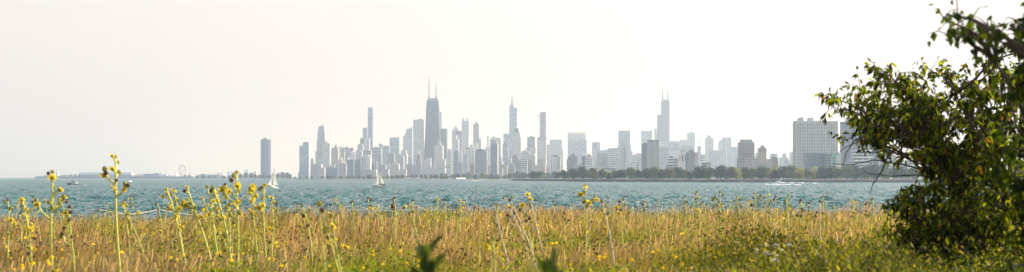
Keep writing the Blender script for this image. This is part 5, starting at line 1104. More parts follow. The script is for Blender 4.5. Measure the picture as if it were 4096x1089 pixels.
def build_meadow():
    r = np.random.default_rng(42)
    # dry tan and pinkish grass
    X, Y, px = wedge_points(400000, 15, 64, r); g = green_at(X, Y, px); keep = r.random(len(X)) > np.maximum(.62*g, .85*np.clip((px-3480)/220, 0, 1)*(Y < 28))
    X, Y, px, g = X[keep], Y[keep], px[keep], g[keep]; n = len(X)
    pal = [(.40,.30,.14), (.28,.20,.12), (.33,.24,.17), (.54,.42,.19), (.12,.08,.05)]
    pal2 = [(.32,.33,.04), (.13,.19,.02), (.22,.27,.03), (.42,.38,.08), (.07,.10,.02)]
    gm = (vnoise(X/1.3+7, Y/3.2, 61)*.6+vnoise(X/.45, Y/1.2, 62)*.4+g*.35 > .48)[:, None]
    col = np.where(gm, mixcol(pal2, [4,4,4,2,2], n, r), mixcol(pal, [4,3.5,3.5,2.5,3], n, r))  # share of dark blades imitates shadow within the grass
    patch = vnoise(X/1.1, Y/2.6, 31)[:, None]; big = vnoise(X/3.1+3, Y/6.5, 81)[:, None]; big = np.clip((big-.35)*3.2+np.clip((29-Y[:, None])/9, 0, 1)*np.clip((2900-px[:, None])/500, 0, 1)*.8, 0, 1)
    tone = np.array([[1.02, .92, .90]])*big+np.array([[.98, .97, .72]])*(1-big)
    col = col*(.46+.96*patch)*tone*np.where(gm, 1.0, 1.0)  # patch factor paints clump shading into the blade colour
    h = (.26+.66*vnoise(X/.9, Y/2, 33))*(.55+.65*r.random(n))+.13*np.clip((Y-38)/12, 0, 1)
    blades('meadow_grass', X, Y, h, (.0034+.00012*Y)*(.6+.8*r.random(n)), .42, col, GRASSM, 'dry tan and pinkish meadow grass', r)
    # feathery seed heads on stalks
    X, Y, px = wedge_points(42000, 15, 63, r); k = (px < 3560) | (Y > 28); X, Y = X[k], Y[k]; n = len(X)
    col = mixcol([(.34,.24,.185), (.50,.39,.25), (.20,.13,.10)], [3,2,2.5], n, r)
    h = (.72+.26*r.random(n))*(.62+.62*vnoise(X/1.6, Y/3, 71)**1.5)+.10*np.clip((Y-38)/12, 0, 1)
    blades('seeding_grass', X, Y, h, .0065+.00013*Y, .34, col, GRASSM, 'tall seeding grass with feathery pinkish tops', r, head=1.3)
    # green leafy forbs
    def leafy(name, n, ya, yb, label, pal, w, hmax, size, xr=(None, None), dens=None, hmin=.02):
        X, Y, px = wedge_points(n, ya, yb, r, x0=xr[0], x1=xr[1]); g = green_at(X, Y, px) if dens is None else dens(X, Y, px)
        k = r.random(len(X)) < g; X, Y, px, g = X[k], Y[k], px[k], g[k]; n = len(X)
        st = 7                                     # leaves per little stem
        hh = hmax*(.22+.95*vnoise(X/.7, Y/1.4, 41))*(.75+.35*r.random(n))
        t = r.random((n, st))**.65; t = hmin+(1-hmin)*t; lean = r.normal(0, .12, (n, 1))+.08
        C = np.stack([X[:, None]+lean*hh[:, None]*t+r.normal(0, .03, (n, st)), Y[:, None]+r.normal(0, .05, (n, st)), ground_z(X, Y)[:, None]+hh[:, None]*t], -1).reshape(-1, 3)
        N = len(C); a = r.uniform(0, 6.28, N); el = r.uniform(.1, 1.1, N)
        d = np.stack([np.cos(a)*np.cos(el), np.sin(a)*np.cos(el), np.sin(el)], 1); sd = np.stack([-np.sin(a), np.cos(a), r.normal(0, .35, N)], 1)
        s = (size*(.6+.8*r.random(N)))[:, None]*(1+.006*C[:, 1:2])
        V = np.stack([C, C+d*s*.5-sd*s*w, C+d*s, C+d*s*.5+sd*s*w], 1).reshape(-1, 3); F = np.arange(4*N).reshape(N, 4)
        c = mixcol(pal, [1]*len(pal), N, r, .25)
        me = bulk(name, V, F, FORBM, np.repeat(c, 4, 0)); tag(link(name, me), label, 'undergrowth', kind='stuff')
    G1 = [(.13,.18,.022), (.20,.24,.03), (.08,.12,.018), (.27,.27,.04)]
    leafy('green_undergrowth', 80000, 15, 62, 'green leafy undergrowth among the dry grass', G1, .16, .78, .065)
    leafy('green_undergrowth', 52000, 14, 34, 'dense yellow-green undergrowth in the right foreground', [(.09,.115,.012), (.17,.18,.02), (.05,.065,.010), (.26,.22,.06)], .17, 1.12, .065, (2500, 4300),
          lambda X, Y, px: np.clip((px-2600)/700, 0, 1)*np.clip((3720-px)/300, .12, 1)*np.clip((36-Y)/10, 0, 1)*(.15+.85*(vnoise(X/1.2, Y/2.2, 91) > .42)))
    leafy('green_undergrowth', 26000, 14, 27, 'green undergrowth beneath the big tree, shade put into its dark leaf colours', [(.045,.07,.010), (.03,.045,.008), (.10,.12,.02)], .2, .62, .065, (3350, 4500),  # leaf colours darkened to stand in for shade under the tree
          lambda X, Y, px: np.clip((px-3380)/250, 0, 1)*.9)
    # dark brown dried seed heads and small yellow blooms, scattered
    def dots(name, n, ya, yb, size, pal, label, hlo, hhi, dens=None, cat='flowers'):
        X, Y, px = wedge_points(n, ya, yb, r)
        if dens is not None: k = r.random(len(X)) < dens(X, Y, px); X, Y = X[k], Y[k]
        n = len(X); Z = ground_z(X, Y)+hlo+(hhi-hlo)*r.random(n)
        C = np.stack([X, Y, Z], 1); s = (size*(.7+.6*r.random(n)))[:, None]
        o = np.array([(1,0,0),(0,1,0),(-1,0,0),(0,-1,0),(0,0,.8),(0,0,-.8)]); V = (C[:, None, :]+o[None]*s[:, None, :]).reshape(-1, 3)
        f = np.array([(0,1,4),(1,2,4),(2,3,4),(3,0,4),(1,0,5),(2,1,5),(3,2,5),(0,3,5)]); F = (np.arange(n)[:, None, None]*6+f[None]).reshape(-1, 3)
        me = bulk(name, V, F, FORBM, np.repeat(mixcol(pal, [1]*len(pal), n, r), 6, 0)); tag(link(name, me), label, cat, kind='stuff')
    dots('dried_seedheads', 3600, 22, 63, .018, [(.07,.04,.03), (.10,.06,.04), (.13,.09,.05)], 'dark brown dried seed heads scattered over the meadow', .5, .98, cat='seed heads')
    dots('yellow_blooms', 1700, 19, 60, .024, [(.72,.58,.02), (.80,.68,.03)], 'small yellow blooms scattered over the meadow', .45, .90,
         lambda X, Y, px: .15+.85*(vnoise(X/1.5, Y/3, 55) > .62))
build_meadow()

# ---------------------------------------------------------------- tall yellow flower stalks
STEMM = mat('stalk_green', (.60,.60,.12), .6); STEMD = mat('stalk_dry', (.70,.58,.36), .7); PETAL = mat('petal_yellow', (.82,.56,.02), .6)
def petal_mat():
    m = bpy.data.materials.new('petal'); m.use_nodes = True; N, L = m.node_tree.nodes, m.node_tree.links; b = N['Principled BSDF']
    b.inputs['Base Color'].default_value = (.88,.62,.01,1); b.inputs['Roughness'].default_value = .6
    t = N.new('ShaderNodeBsdfTranslucent'); t.inputs[0].default_value = (1,.80,.02,1); mx = N.new('ShaderNodeMixShader'); mx.inputs[0].default_value = .5
    L.new(b.outputs[0], mx.inputs[1]); L.new(t.outputs[0], mx.inputs[2]); L.new(mx.outputs[0], N['Material Output'].inputs[0]); return m
PETAL = petal_mat(); BUDG = mat('bud_green', (.34,.34,.05), .7); BUDB = mat('bud_brown', (.13,.075,.04), .8); DISK = mat('flower_disk', (.22,.15,.04), .8)
LEAFG = leafmat('stalk_leaf', .45, (1.3,1.2,.4))
def head_mesh(kind, seed):
    r = random.Random(seed); q = MB()
    if kind == 'flower':     # petals (slot 0), disk (1), green cup (2)
        n = 14
        for k in range(n):
            a = 2*math.pi*k/n+r.uniform(-.1, .1); l = r.uniform(.038, .05); dz = r.uniform(-.018, .006); w = .0085
            ca, sa = math.cos(a), math.sin(a)
            q.add([(ca*.010, sa*.010, .006), (ca*l*.6-sa*w, sa*l*.6+ca*w, .008+dz*.4), (ca*l, sa*l, .004+dz), (ca*l*.6+sa*w, sa*l*.6-ca*w, .008+dz*.4)], [(0,1,2,3)])
        q.cur = 1; q.ring(0, 0, [(.014,.002),(.015,.010),(.010,.016),(.002,.018)], 10)
        q.cur = 2; q.ring(0, 0, [(.004,-.022),(.016,-.014),(.019,-.002),(.014,.004)], 10)
        return q.mesh('flower_head', [PETAL, DISK, BUDG])
    q.cur = 0; q.ring(0, 0, [(.006,-.020),(.017,-.014),(.021,0),(.018,.012),(.008,.019)], 10)
    for k in range(8):
        a = 2*math.pi*k/8+r.uniform(-.2,.2); ca, sa = math.cos(a), math.sin(a)
        q.add([(ca*.019-sa*.007, sa*.019+ca*.007, -.005), (ca*.019+sa*.007, sa*.019-ca*.007, -.005), (ca*.027, sa*.027, .018)], [(0,1,2)])
    q.cur = 1; q.ring(0, 0, [(.014,.012),(.013,.021),(.003,.024)], 8)
    return q.mesh('bud', [BUDG if kind == 'bud' else BUDB, DISK if kind == 'bud' else BUDB])
HM = {'flower': [head_mesh('flower', i) for i in range(3)], 'bud': [head_mesh('bud', i) for i in range(2)], 'seed_head': [head_mesh('seed_head', i) for i in range(2)]}
def leaf_part_mesh(L_, w, col, r, droop=.3):
    n = 6; V = []; F = []
    for i in range(n+1):
        t = i/n; ww = w*math.sin(math.pi*(t*.92+.04))**.8; z = L_*(.35*t-droop*t*t); V += [(L_*t, -ww, z+ww*.25), (L_*t, 0, z), (L_*t, ww, z+ww*.25)]
    for i in range(n):
        for j in range(2): F.append((3*i+j, 3*i+3+j, 3*i+4+j, 3*i+1+j))
    return bulk('leaf', np.array(V), np.array(F), LEAFG, np.tile(np.array(col), (len(V), 1)))
LFM = [leaf_part_mesh(.19, .034, (.17,.23,.03), 0), leaf_part_mesh(.13, .028, (.26,.29,.05), 0)]
def stalk_plant(H, lean, seed, nheads, mix, branch=0, thick=1.0, dry=False, leaves=3, bend=None, hs=1.0):
    bend = bend if bend is not None else random.Random(seed+1).uniform(.1, .9)
    """root Empty at the base; stem, leaf, flower_head, bud, seed_head children. lean: sideways offset of the tip"""
    r = random.Random(seed); root = empty('wildflower_stalk', (0,0,0))
    def at(t):
        return np.array([lean*(t*(1-bend)+bend*t*t)+.022*math.sin(6*t+seed)*t, .04*math.sin(5*t+seed), H*t])
    q = MB(); ts = np.linspace(0, 1, 12); q.tube([at(t) for t in ts], [(.011-.0055*t)*thick for t in ts], 6)
    heads = []
    ends = [(at(1.0), np.array([lean*.3, 0, 1.0]))]
    for k in range(nheads-1-branch*3):
        t = 1-.06*(k+1)*.78/max(H, .8)*1.35-r.uniform(0, .03); t = max(t, .42); p = at(t); a = r.uniform(0, 6.28); l = r.uniform(.025, .085)*hs
        e = p+np.array([math.cos(a)*l, math.sin(a)*l, l*r.uniform(.3, 1.0)]); q.tube([p, e], [.005*thick, .0035*thick], 5); ends.append((e, e-p+np.array([0,0,.03])))
    for b in range(branch):
        t = r.uniform(.62, .84); p = at(t); sgn = 1 if (b+seed) % 2 else -1; l = r.uniform(.16, .30); e = p+np.array([sgn*l*.75, r.uniform(-.1,.1), l*.9]); mid = (p+e)/2+np.array([sgn*.03,0,-.02])
        q.tube([p, mid, e], [.007*thick, .006*thick, .004*thick], 5); ends.append((e, e-mid))
        for k in range(2):
            e2 = e+np.array([r.uniform(-.05,.05), r.uniform(-.04,.04), -r.uniform(.0,.09)]); q.tube([mid*.4+e*.6, e2], .004*thick, 4); ends.append((e2, e2-mid))
    q.build('stem', STEMD if dry else STEMM, root, smooth=True)
    for e, d in ends:
        kind = r.choices(['flower', 'bud', 'seed_head'], mix)[0]
        o = link({'flower':'flower_head'}.get(kind, kind), r.choice(HM[kind]), root); o.location = e
        d = np.array(d)/np.linalg.norm(d); s = r.uniform(.7, 1.2)*hs*1.02; o.scale = (s, s, s)
        tilt = r.uniform(.3, 1.2) if kind == 'flower' else r.uniform(0, .5); az = r.uniform(0, 6.28) if kind != 'flower' else r.uniform(-2.4, -.7)
        o.rotation_euler = (math.sin(-az)*tilt*-1 if False else tilt*math.sin(az)*-1, tilt*math.cos(az), r.uniform(0, 6.28))
    for k in range(leaves):
        t = r.uniform(.12, .7); o = link('leaf', r.choice(LFM), root); o.location = at(t); o.rotation_euler = (0, r.uniform(-.3, .3), r.uniform(0, 6.28))
        if dry: o.scale = (.6,.6,.6)
    return root
def build_stalks():
    r = random.Random(5); items = []
    gz = lambda x, y: float(ground_z(np.array([x]), np.array([y]))[0])
    def place(px, top, D, basepx, nh, mix, branch, adj, thick=1.0, dry=False, seed=None, hs=1.0, leaves=3):
        """tip at (px, top); the foot at ground level, pointing back along basepx at the bottom of the visible stem"""
        xt, _, zt = P(px, top, D); xb = (basepx-2048)/FPX*D; g = gz(xb, D)
        o = stalk_plant(zt-g, xt-xb, seed or r.randint(0, 9999), nh+(2 if px < 1100 else 0), mix, branch, thick*(1.22 if px < 1100 else 1.05), dry, leaves+3, hs=hs*1.14); o.location = (xb, D, g)
        tag(o, None, 'wildflower', 'tall yellow wildflower stalks in the meadow'); items.append((o, px, adj)); return o
    FL, MX, BD, SD = (6,3,.6), (4,4,1), (1.5,6,1.5), (0,1.5,4)
    # prominent stalks (tip px, tip row, distance, foot px ...)
    place(200, 688, 22, 215, 13, MX, 2, 'tallest branching wildflower stalk at far left', 1.7, seed=21, hs=1.15)
    place(456, 628, 21, 482, 12, MX, 2, 'tallest straight yellow-topped wildflower stalk', 1.8, seed=14, hs=1.2)
    place(26, 800, 25, 40, 8, BD, 0, 'short wildflower stalk', 1.3, seed=3)
    place(72, 815, 29, 88, 6, FL, 0, 'thin wildflower stalk', 1.0, seed=4)
    place(98, 797, 24, 128, 12, FL, 0, 'crowded yellow-flowered stalk', 1.5, seed=5)
    place(286, 828, 22, 295, 9, SD, 1, 'bushy dark-headed stalk', 1.3, seed=6)
    place(660, 760, 23, 775, 11, FL, 1, 'left-leaning branched flower stalk', 1.7, seed=9, hs=1.1)
    place(694, 762, 24, 745, 9, BD, 0, 'budded stalk leaning left', 1.3, seed=10)
    place(755, 748, 23, 880, 11, MX, 1, 'long stalk leaning hard left', 1.7, seed=12, hs=1.1)
    place(822, 748, 24, 900, 10, FL, 1, 'yellow-flowered leaning stalk', 1.4, seed=15, hs=1.05)
    place(850, 752, 23, 958, 12, BD, 0, 'thick budded leaning stalk', 1.7, seed=16, hs=1.1)
    place(905, 738, 25, 925, 9, BD, 1, 'slender branching stalk', 1.2, seed=17)
    place(955, 690, 23, 945, 15, FL, 2, 'tall yellow-flowered branching stalk', 1.5, seed=18, hs=1.2)
    place(1012, 748, 24, 1030, 12, FL, 1, 'yellow-flowered upright stalk', 1.3, seed=19, hs=1.1)
    place(1055, 742, 25, 1068, 10, MX, 1, 'mixed-bloom stalk', 1.2, seed=20)
    place(1083, 790, 26, 1092, 8, BD, 0, 'budded short stalk', 1.1, seed=22)
    place(1213, 822, 26, 1260, 9, BD, 0, 'single leaning budded stalk', 1.3, seed=23)
    place(1288, 815, 15, 1310, 2, SD, 0, 'thin dark-headed stalk', .6, seed=24)
    place(1296, 845, 17, 1400, 9, (2,4,3), 0, 'big blurred leaning stalk with a heavy green top', 1.2, seed=25, hs=1.0)
    place(1320, 862, 17, 1415, 6, BD, 0, 'second big leaning stalk', 1.0, seed=26)
    place(1405, 806, 40, 1432, 6, BD, 0, 'thin left-leaning stalk', 1.3, seed=27); place(1470, 792, 42, 1478, 6, SD, 0, 'dark-headed thin stalk', 1.2, seed=28)
    place(1578, 792, 36, 1582, 9, (1,3,4), 1, 'upright brown-headed stalk', 1.3, seed=29); place(1513, 812, 38, 1540, 8, MX, 1, 'crowded stalk pair', 1.3, seed=30)
    place(1636, 815, 34, 1702, 8, BD, 0, 'leaning budded stalk', 1.5, seed=31); place(1650, 802, 35, 1672, 7, BD, 0, 'upright budded stalk', 1.2, seed=32)
    place(1748, 795, 40, 1752, 8, BD, 0, 'single upright stalk', 1.2, seed=33); place(1780, 800, 42, 1786, 6, SD, 0, 'small brown-headed stalk', 1.1, seed=34)
    place(1842, 800, 40, 1838, 6, MX, 0, 'yellow-tipped stalk', 1.2, seed=35)
    place(2020, 792, 27, 2140, 6, BD, 1, 'long white-stemmed stalk leaning left', 1.5, dry=True, seed=36); place(2045, 800, 26, 2165, 7, SD, 0, 'dry leaning stalk', 1.4, dry=True, seed=37)
    place(1985, 852, 23, 2075, 5, BD, 0, 'pale dry stalk leaning left', 1.4, dry=True, seed=38); place(2085, 820, 27, 2165, 7, FL, 0, 'yellow-flowered dry stalk', 1.3, seed=39)
    place(2106, 778, 27, 2205, 7, BD, 1, 'tall dry leaning stalk', 1.4, dry=True, seed=40)
    place(2340, 740, 27, 2345, 13, FL, 2, 'tall upright branching flower stalk', 1.4, seed=41, hs=1.1)
    place(2412, 806, 25, 2480, 5, (1,2,3), 0, 'thick white-stemmed stalk', 1.5, dry=True, seed=42); place(2472, 828, 30, 2505, 3, FL, 0, 'thin flower stalk', 1.2, seed=43)
    place(2494, 798, 36, 2510, 5, SD, 0, 'brown-topped thin stalk', 1.2, seed=44); place(2575, 808, 38, 2588, 4, SD, 0, 'brown-topped little stalk', 1.1, seed=45)
    place(1962, 955, 16, 2020, 4, FL, 0, 'foreground stalk with one open yellow flower', .9, seed=46, hs=1.0)
    place(2738, 786, 42, 2745, 6, BD, 0, 'thin upright stalk', 1.2, seed=47); place(2774, 790, 40, 2795, 7, BD, 0, 'thin leaning stalk', 1.2, seed=48); place(2790, 768, 40, 2805, 6, MX, 0, 'taller thin stalk', 1.2, seed=49)
    place(2812, 808, 38, 2830, 6, BD, 0, 'short thin stalk', 1.2, seed=50); place(2858, 786, 36, 2900, 10, BD, 0, 'thick-topped leaning stalk', 1.4, seed=51); place(2876, 768, 36, 2888, 12, BD, 0, 'thick-topped upright stalk', 1.4, seed=52)
    place(2947, 786, 40, 2962, 8, BD, 0, 'budded stalk', 1.3, seed=53); place(3021, 772, 40, 3024, 6, BD, 0, 'lone upright stalk', 1.2, seed=54); place(3046, 785, 34, 3125, 9, BD, 0, 'long diagonal stalk', 1.4, seed=55, dry=True)
    place(3075, 780, 38, 3092, 8, MX, 0, 'upright mixed stalk', 1.2, seed=56); place(3102, 785, 42, 3104, 4, SD, 0, 'thin brown stalk', 1.1, seed=57); place(3142, 792, 37, 3168, 8, BD, 0, 'leaning budded stalk', 1.3, seed=58)
    place(3150, 780, 40, 3160, 6, BD, 0, 'upright budded stalk', 1.1, seed=59); place(3205, 800, 36, 3225, 10, SD, 1, 'bushy brown-headed stalk', 1.2, seed=60); place(3240, 812, 37, 3250, 8, SD, 1, 'dark brown bushy stalk', 1.2, seed=61)
    place(3282, 806, 30, 3278, 2, SD, 0, 'white-stemmed dry stalk', 1.7, dry=True, seed=62); place(3293, 786, 39, 3300, 9, BD, 0, 'green-headed stalk', 1.2, seed=63); place(3408, 802, 41, 3438, 6, MX, 0, 'drooping stalk', 1.1, seed=64)
    place(3490, 795, 42, 3494, 5, BD, 0, 'faint thin stalk', 1.1, seed=65); place(3468, 812, 41, 3476, 6, SD, 0, 'brown-headed low stalk', 1.1, seed=66)
    # the rest: copies of eight kinds scattered over the meadow
    protos = [stalk_plant(1.45, [-.05,-.3,-.12,-.45,.12,-.22,-.38,-.02][i], 200+i, 6+i % 4, [BD, MX, SD, FL, BD, SD, MX, FL][i], i % 2, 1.05+.06*(i % 3), dry=(i == 4), leaves=2) for i in range(8)]
    pr = np.random.default_rng(77); used = 0; k = 0
    dense = [(40,1100,56),(1100,1900,12),(1900,2700,18),(2700,3450,22)]
    for a, b, n in dense:
        for _ in range(n):
            px = pr.uniform(a, b); y = pr.uniform(24, 47) if a < 1100 else pr.uniform(27, 55); x = (px-2048)/FPX*y; y = min(y, float(edge_y(np.array([x]))[0])); x = (px-2048)/FPX*y
            i = int(pr.integers(0, 8)); o = protos[i] if k < 8 and i == k else None
            if o is None: o = copy_tree(protos[i])
            else: k += 1
            h = pr.uniform(.50, .98)*(1.08 if a < 1100 else .92); o.location = (x, y, gz(x, y)); o.scale = (h, h, h); o.rotation_euler = (pr.normal(0,.05), pr.normal(0,.06), pr.choice([0, 0, .4, -.4, .9])); 
            tag(o, None, 'wildflower', 'tall yellow wildflower stalks in the meadow')
            adj = ('small ' if h < .75 else 'medium ')+['budded','mixed-bloom','brown-headed','yellow-flowered','dry budded','dark-headed','many-headed','bright yellow'][i]+' stalk'
            items.append((o, px, adj+(' near' if y < 32 else ' mid-meadow' if y < 42 else ' at the meadow edge')+','))
    for i in range(k, 8):
        for ch in list(protos[i].children): bpy.data.objects.remove(ch)
        bpy.data.objects.remove(protos[i])
    relabel(items, None)
build_stalks()

# white flat-topped flowers and two blurred broad-leaved plants close to the camera
def small_plants():
    r = random.Random(9); wm = mat('lace_white', (.72,.66,.50), .8)
    nm = {0:'first',1:'second',2:'third',3:'fourth',4:'fifth',5:'sixth',6:'seventh',7:'eighth'}
    for i, (px, row) in enumerate(sorted([(3063,985),(3062,1018),(3103,988),(3120,1005),(3155,985),(3095,1025),(3024,1008),(3100,1048)])):
        D = 24.5-(row-985)*.05; x, y, z = P(px, row, D); g = float(ground_z(np.array([x]), np.array([y]))[0])
        root = empty('lace_flower', (x, y, g), 0, f'creamy flat-topped flower in the right foreground greenery, {nm[i]} from left', 'wildflower', 'creamy flat-topped flowers'); h = z-g
        q = MB(); q.tube([(0,0,0),(.03,0,h*.5),(0,0,h)], [.005,.003,.003], 4)
        for k in range(8): a = k*.785; q.tube([(0,0,h-.03),(.04*math.cos(a),.04*math.sin(a),h)], .0015, 3)
        q.build('stem', STEMM, root)
        q = MB()
        for k in range(22):
            a = r.uniform(0,6.28); rr = .055*math.sqrt(r.random()); dz = .035*(1-(rr/.055)**2)+r.uniform(-.006,.006); q.ring(rr*math.cos(a), rr*math.sin(a), [(.004,h-.010+dz),(.013,h+dz),(.003,h+.014+dz)], 6)
        q.build('flower_head', wm, root)
    lv = [leaf_part_mesh(.13, .033, (.04,.07,.010), 0, .12), leaf_part_mesh(.09, .027, (.06,.10,.014), 0, .15), leaf_part_mesh(.11, .030, (.028,.05,.008), 0, .1)]
    for px, top, D, n, lab, sd in ((1700, 960, 6.9, 26, 'dark broad-leaved plant blurred in the near foreground, left of centre bottom', 1), (2205, 1010, 6.6, 20, 'smaller dark broad-leaved plant blurred at the bottom centre edge', 2)):
        rr = random.Random(sd); xt, y, zt = P(px, top, D); xb = xt-.03; g = float(ground_z(np.array([xb]), np.array([D]))[0])
        root = empty('broadleaf_plant', (xb, D, g), 0, lab, 'plant', 'near blurred plants'); H = zt-g-.06
        q = MB(); q.tube([(0,0,0),(.02,0,H*.5),(.03,0,H)], [.009,.007,.004], 6); q.build('stem', BUDG, root)
        for k in range(n):
            t = 1-.17*k/n; o = link('leaf', rr.choice(lv), root); a = k*2.4+rr.uniform(-.4,.4); sp = .012+.035*(k/n)
            o.location = (.03*t+math.cos(a)*sp, math.sin(a)*sp, H*t); s = rr.uniform(.5, .85)
            o.rotation_euler = (rr.uniform(-.6,.6), -rr.uniform(.6, 1.45)+(.35 if k > n*.7 else 0), a); o.scale = (s, s, s)
small_plants()

# ---------------------------------------------------------------- right-hand trees
BARKN = mat('near_bark', (.075,.052,.04), .9, noise=.35, nscale=9)
def leaves_on(C, D_, r, L0, w, cols, name, parent, m):
    """folded pointed leaves hanging from points C along D_"""
    n = len(C); D_ = D_/np.linalg.norm(D_, axis=1, keepdims=True)
    S = np.cross(D_, r.normal(size=(n, 3))); S /= np.linalg.norm(S, axis=1, keepdims=True); U = np.cross(S, D_)
    L_ = (L0*(.65+.6*r.random(n)))[:, None]; W_ = L_*w
    mid = C+D_*L_*.42; tip = C+D_*L_+np.array([0,0,-1])*L_*.18
    V = np.stack([C, mid-S*W_+U*W_*.45, mid, tip, mid+S*W_+U*W_*.45], 1).reshape(-1, 3)
    b = np.arange(n)[:, None]*5; F = np.concatenate([b+np.array([[0,1,3,2]]), b+np.array([[0,2,3,4]])], 0)
    me = bulk(name, V, F, m, np.repeat(cols, 5, 0)); return link(name, me, parent)
def inside(px, py, poly):
    c = False; j = len(poly)-1
    for i in range(len(poly)):
        xi, yi = poly[i]; xj, yj = poly[j]
        if (yi > py) != (yj > py) and px < (xj-xi)*(py-yi)/(yj-yi)+xi: c = not c
        j = i
    return c
def big_tree(name, label, D, trunk_px, polys, ncl, leafn, L0, lw, pal, wts, seed, bare=(), group=None, dspread=1.0, crad=.3, trunkr=.11, stems=3, leafmat_=None, leanr=(-.5, .5)):
    r = np.random.default_rng(seed); rr = random.Random(seed); s = D/FPX
    bx = (trunk_px-2048)*s; g = float(ground_z(np.array([bx]), np.array([D]))[0]); root = empty(name, (bx, D, g), 0, label, 'tree', group)
    cl = []
    for poly, wt, *lf in polys:
        xs = [p[0] for p in poly]; ys = [p[1] for p in poly]; n = int(ncl*wt); k = 0
        while k < n:
            px, py = rr.uniform(min(xs), max(xs)), rr.uniform(min(ys), max(ys))
            if not inside(px, py, poly): continue
            x, y, z = P(px, py, D); cl.append((x-bx, rr.uniform(-1, 1)*dspread, z-g, lf[0] if lf else 1)); k += 1
    q = MB(); tops = []
    for k in range(stems):
        a = rr.uniform(*leanr); H = rr.uniform(1.6, 3.4)
        pts = [(.12*k-.1, .1*k, -.3)]
        for i in range(1, 6): t = i/5; pts.append((.12*k-.1+a*H*t+rr.uniform(-.05,.05), .1*k+rr.uniform(-.15,.15), H*t))
        q.tube(pts, [trunkr*(1-.7*i/5) for i in range(6)], 7); tops += pts[2:]
    brn = q.build('trunk', BARKN, root, smooth=True)
    q = MB(); C = []; Dv = []
    def branch(p0, p1, r0, r1):
        p0, p1 = np.array(p0), np.array(p1); d = np.linalg.norm(p1-p0); n = 5; pts = []
        for i in range(n+1):
            t = i/n; off = np.array([rr.uniform(-1,1), rr.uniform(-1,1), rr.uniform(-1,1)])*d*.035*(0 < i < n); pts.append(p0+(p1-p0)*t+off+np.array([0,0,math.sin(math.pi*t)*d*.10]))
        q.tube(pts, [r0+(r1-r0)*i/n for i in range(n+1)], 5); return pts
    for (x, y, z, lff) in cl:
        src = min(tops, key=lambda p: (p[0]-x)**2+(p[1]-y)**2+(p[2]-z+.5)**2*(1 if p[2] < z else 3)); L_ = math.dist(src, (x,y,z))
        pts = branch(src, (x, y, z), min(.012+.010*L_, .020 if D < 15 else .035), .006)
        if rr.random() < .5 and L_ > .5: tops.append(tuple(pts[3]))
        for k in range(rr.randint(4, 7)):       # twigs
            a = np.array([rr.gauss(0,1), rr.gauss(0,1), rr.gauss(.25,.7)]); a /= np.linalg.norm(a); tl = crad*rr.uniform(.5, 1.25)
            base = np.array(pts[rr.choice([3,4,5])]); e = base+a*tl; q.tube([base, (base+e)/2+np.array([0,0,.03]), e], [.006,.004,.002], 4)
            m = max(2, int(leafn/6*lff))
            t = r.random(m)**.6; pc = base+(e-base)*t[:, None]+r.normal(0, .02, (m, 3)); C.append(pc)
            dv = r.normal(0, .55, (m, 3))+a*.4+np.array([0,0,-.75]); Dv.append(dv)
    for (p, dlist) in bare:      # leafless twigs: polylines in px rows with depth offset
        for line, off in dlist:
            pts = [np.array(P(a, b, D+off))-np.array([bx, D, g])+np.array([0,off,0])*0 for a, b in line]
            q.tube([np.array([v[0], v[1], v[2]]) for v in pts], list(np.linspace(.016, .005, len(pts))), 5)
    q.build('branches', BARKN, root, smooth=True)
    C = np.concatenate(C); Dv = np.concatenate(Dv); n = len(C)
    cols = mixcol(pal, wts, n, r, .25)
    leaves_on(C, Dv, r, L0, lw, cols, 'foliage', root, leafmat_ or LEAFN)
    print(name, 'leaves', n)
LEAFN = leafmat('near_leaves', .5, (2.4, 2.5, .2), .02)
upper = [(3300,385),(3345,345),(3400,340),(3440,320),(3480,300),(3520,330),(3560,285),(3620,250),(3672,285),(3700,350),(3745,300),(3790,330),(3850,320),(3890,290),(3920,215),(3985,185),(4020,135),(4060,190),(4140,190),(4200,700),(4000,800),(3800,790),(3700,720),(3640,600),(3540,600),(3470,640),(3430,560),(3380,520),(3350,480),(3310,440)]
lower = [(3520,770),(3620,760),(3800,740),(4150,700),(4200,1170),(3760,1165),(3640,1060),(3560,940)]
bare = [(None, [([(3800,620),(3650,560),(3520,520),(3420,500),(3360,490)], 0), ([(3780,700),(3640,640),(3560,560),(3470,555),(3390,585),(3340,620)], .2), ([(3760,700),(3620,660),(3500,640),(3400,660),(3330,655)], -.2),
  ([(3640,640),(3560,600),(3500,530),(3440,480)], .1), ([(3560,600),(3530,680),(3490,740),(3480,780)], 0), ([(3700,680),(3640,540),(3560,500),(3500,430)], .3), ([(3500,530),(3420,560),(3385,610),(3372,665)], 0), ([(3780,720),(3680,700),(3560,705),(3450,690)], .1)])]
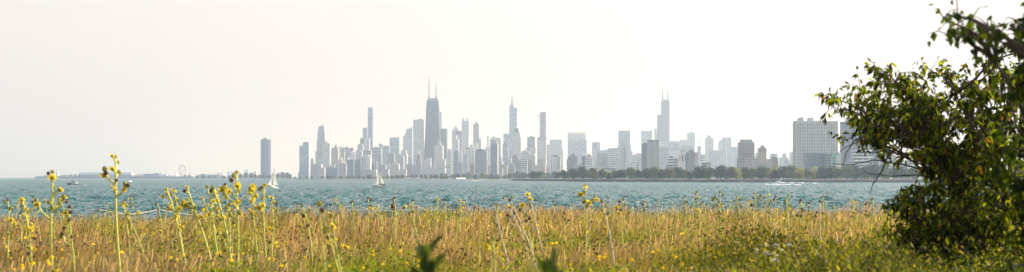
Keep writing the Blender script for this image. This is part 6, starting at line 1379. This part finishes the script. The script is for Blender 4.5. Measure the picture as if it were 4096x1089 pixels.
big_tree('leafy_tree', 'spreading tree with drooping backlit leaves filling the right side', 27, 3900, [(upper, .50), (lower, .50)], 370, 66, .118, .21,
   [(.030,.046,.005), (.075,.098,.007), (.21,.23,.012), (.012,.018,.003), (.18,.07,.03)], [4,3.6,3.2,4.2,.3], 3, bare, dspread=1.5, crad=.30, trunkr=.075, leanr=(-.15, .45))  # sunlit yellow and near-black shade tones mixed into the leaf colours
right_mass = [(4125,150),(4140,60),(4160,-40),(4600,-300),(4900,600),(4700,1100),(4060,1120),(4060,800),(4100,600),(4100,400),(4125,260)]
overhang = [(3712,45),(3770,20),(3840,40),(3890,75),(3990,60),(4060,80),(4050,130),(3960,150),(3890,140),(3800,130),(3750,80)]
big_tree('overhanging_tree', 'dark blurred near tree at the right edge with a leafy branch over the sky', 12.5, 4420, [(right_mass, .94), (overhang, .06, .3)], 210, 66, .066, .36,
   [(.030,.050,.008), (.018,.030,.006), (.07,.09,.012)], [4,4,1.2], 8, dspread=.8, crad=.17, trunkr=.08, stems=2, leanr=(.05, .3))

big_tree('edge_tree', 'dark leafy tree cut by the right edge, added mostly unseen for its shade', 22, 4560, [([(4080,330),(4160,180),(4400,60),(5200,60),(5400,500),(5200,1100),(4120,1120),(4060,900),(4100,600)], 1)], 150, 66, .12, .24,
   [(.035,.052,.008), (.018,.03,.006), (.09,.10,.012)], [4,4,1.6], 12, dspread=1.4, crad=.36, trunkr=.12, leanr=(-.1, .3))  # tree added to shade the ground, most of its crown out of view
# ---------------------------------------------------------------- haze
def haze():
    q = MB(); q.box(-95000, 95000, -2500, 95000, -4.5, 600)
    m = bpy.data.materials.new('haze'); m.use_nodes = True; N, L = m.node_tree.nodes, m.node_tree.links
    N.remove(N['Principled BSDF']); v = N.new('ShaderNodeVolumePrincipled'); v.inputs['Color'].default_value = (.66,.80,1.0,1); v.inputs['Absorption Color'].default_value = (1,1,1,1)
    v.inputs['Density'].default_value = 8.6e-5; v.inputs['Anisotropy'].default_value = .6
    L.new(v.outputs[0], N['Material Output'].inputs['Volume'])
    o = q.build('haze', m); tag(o, 'pale summer haze over the lake and the city', kind='stuff')
haze()
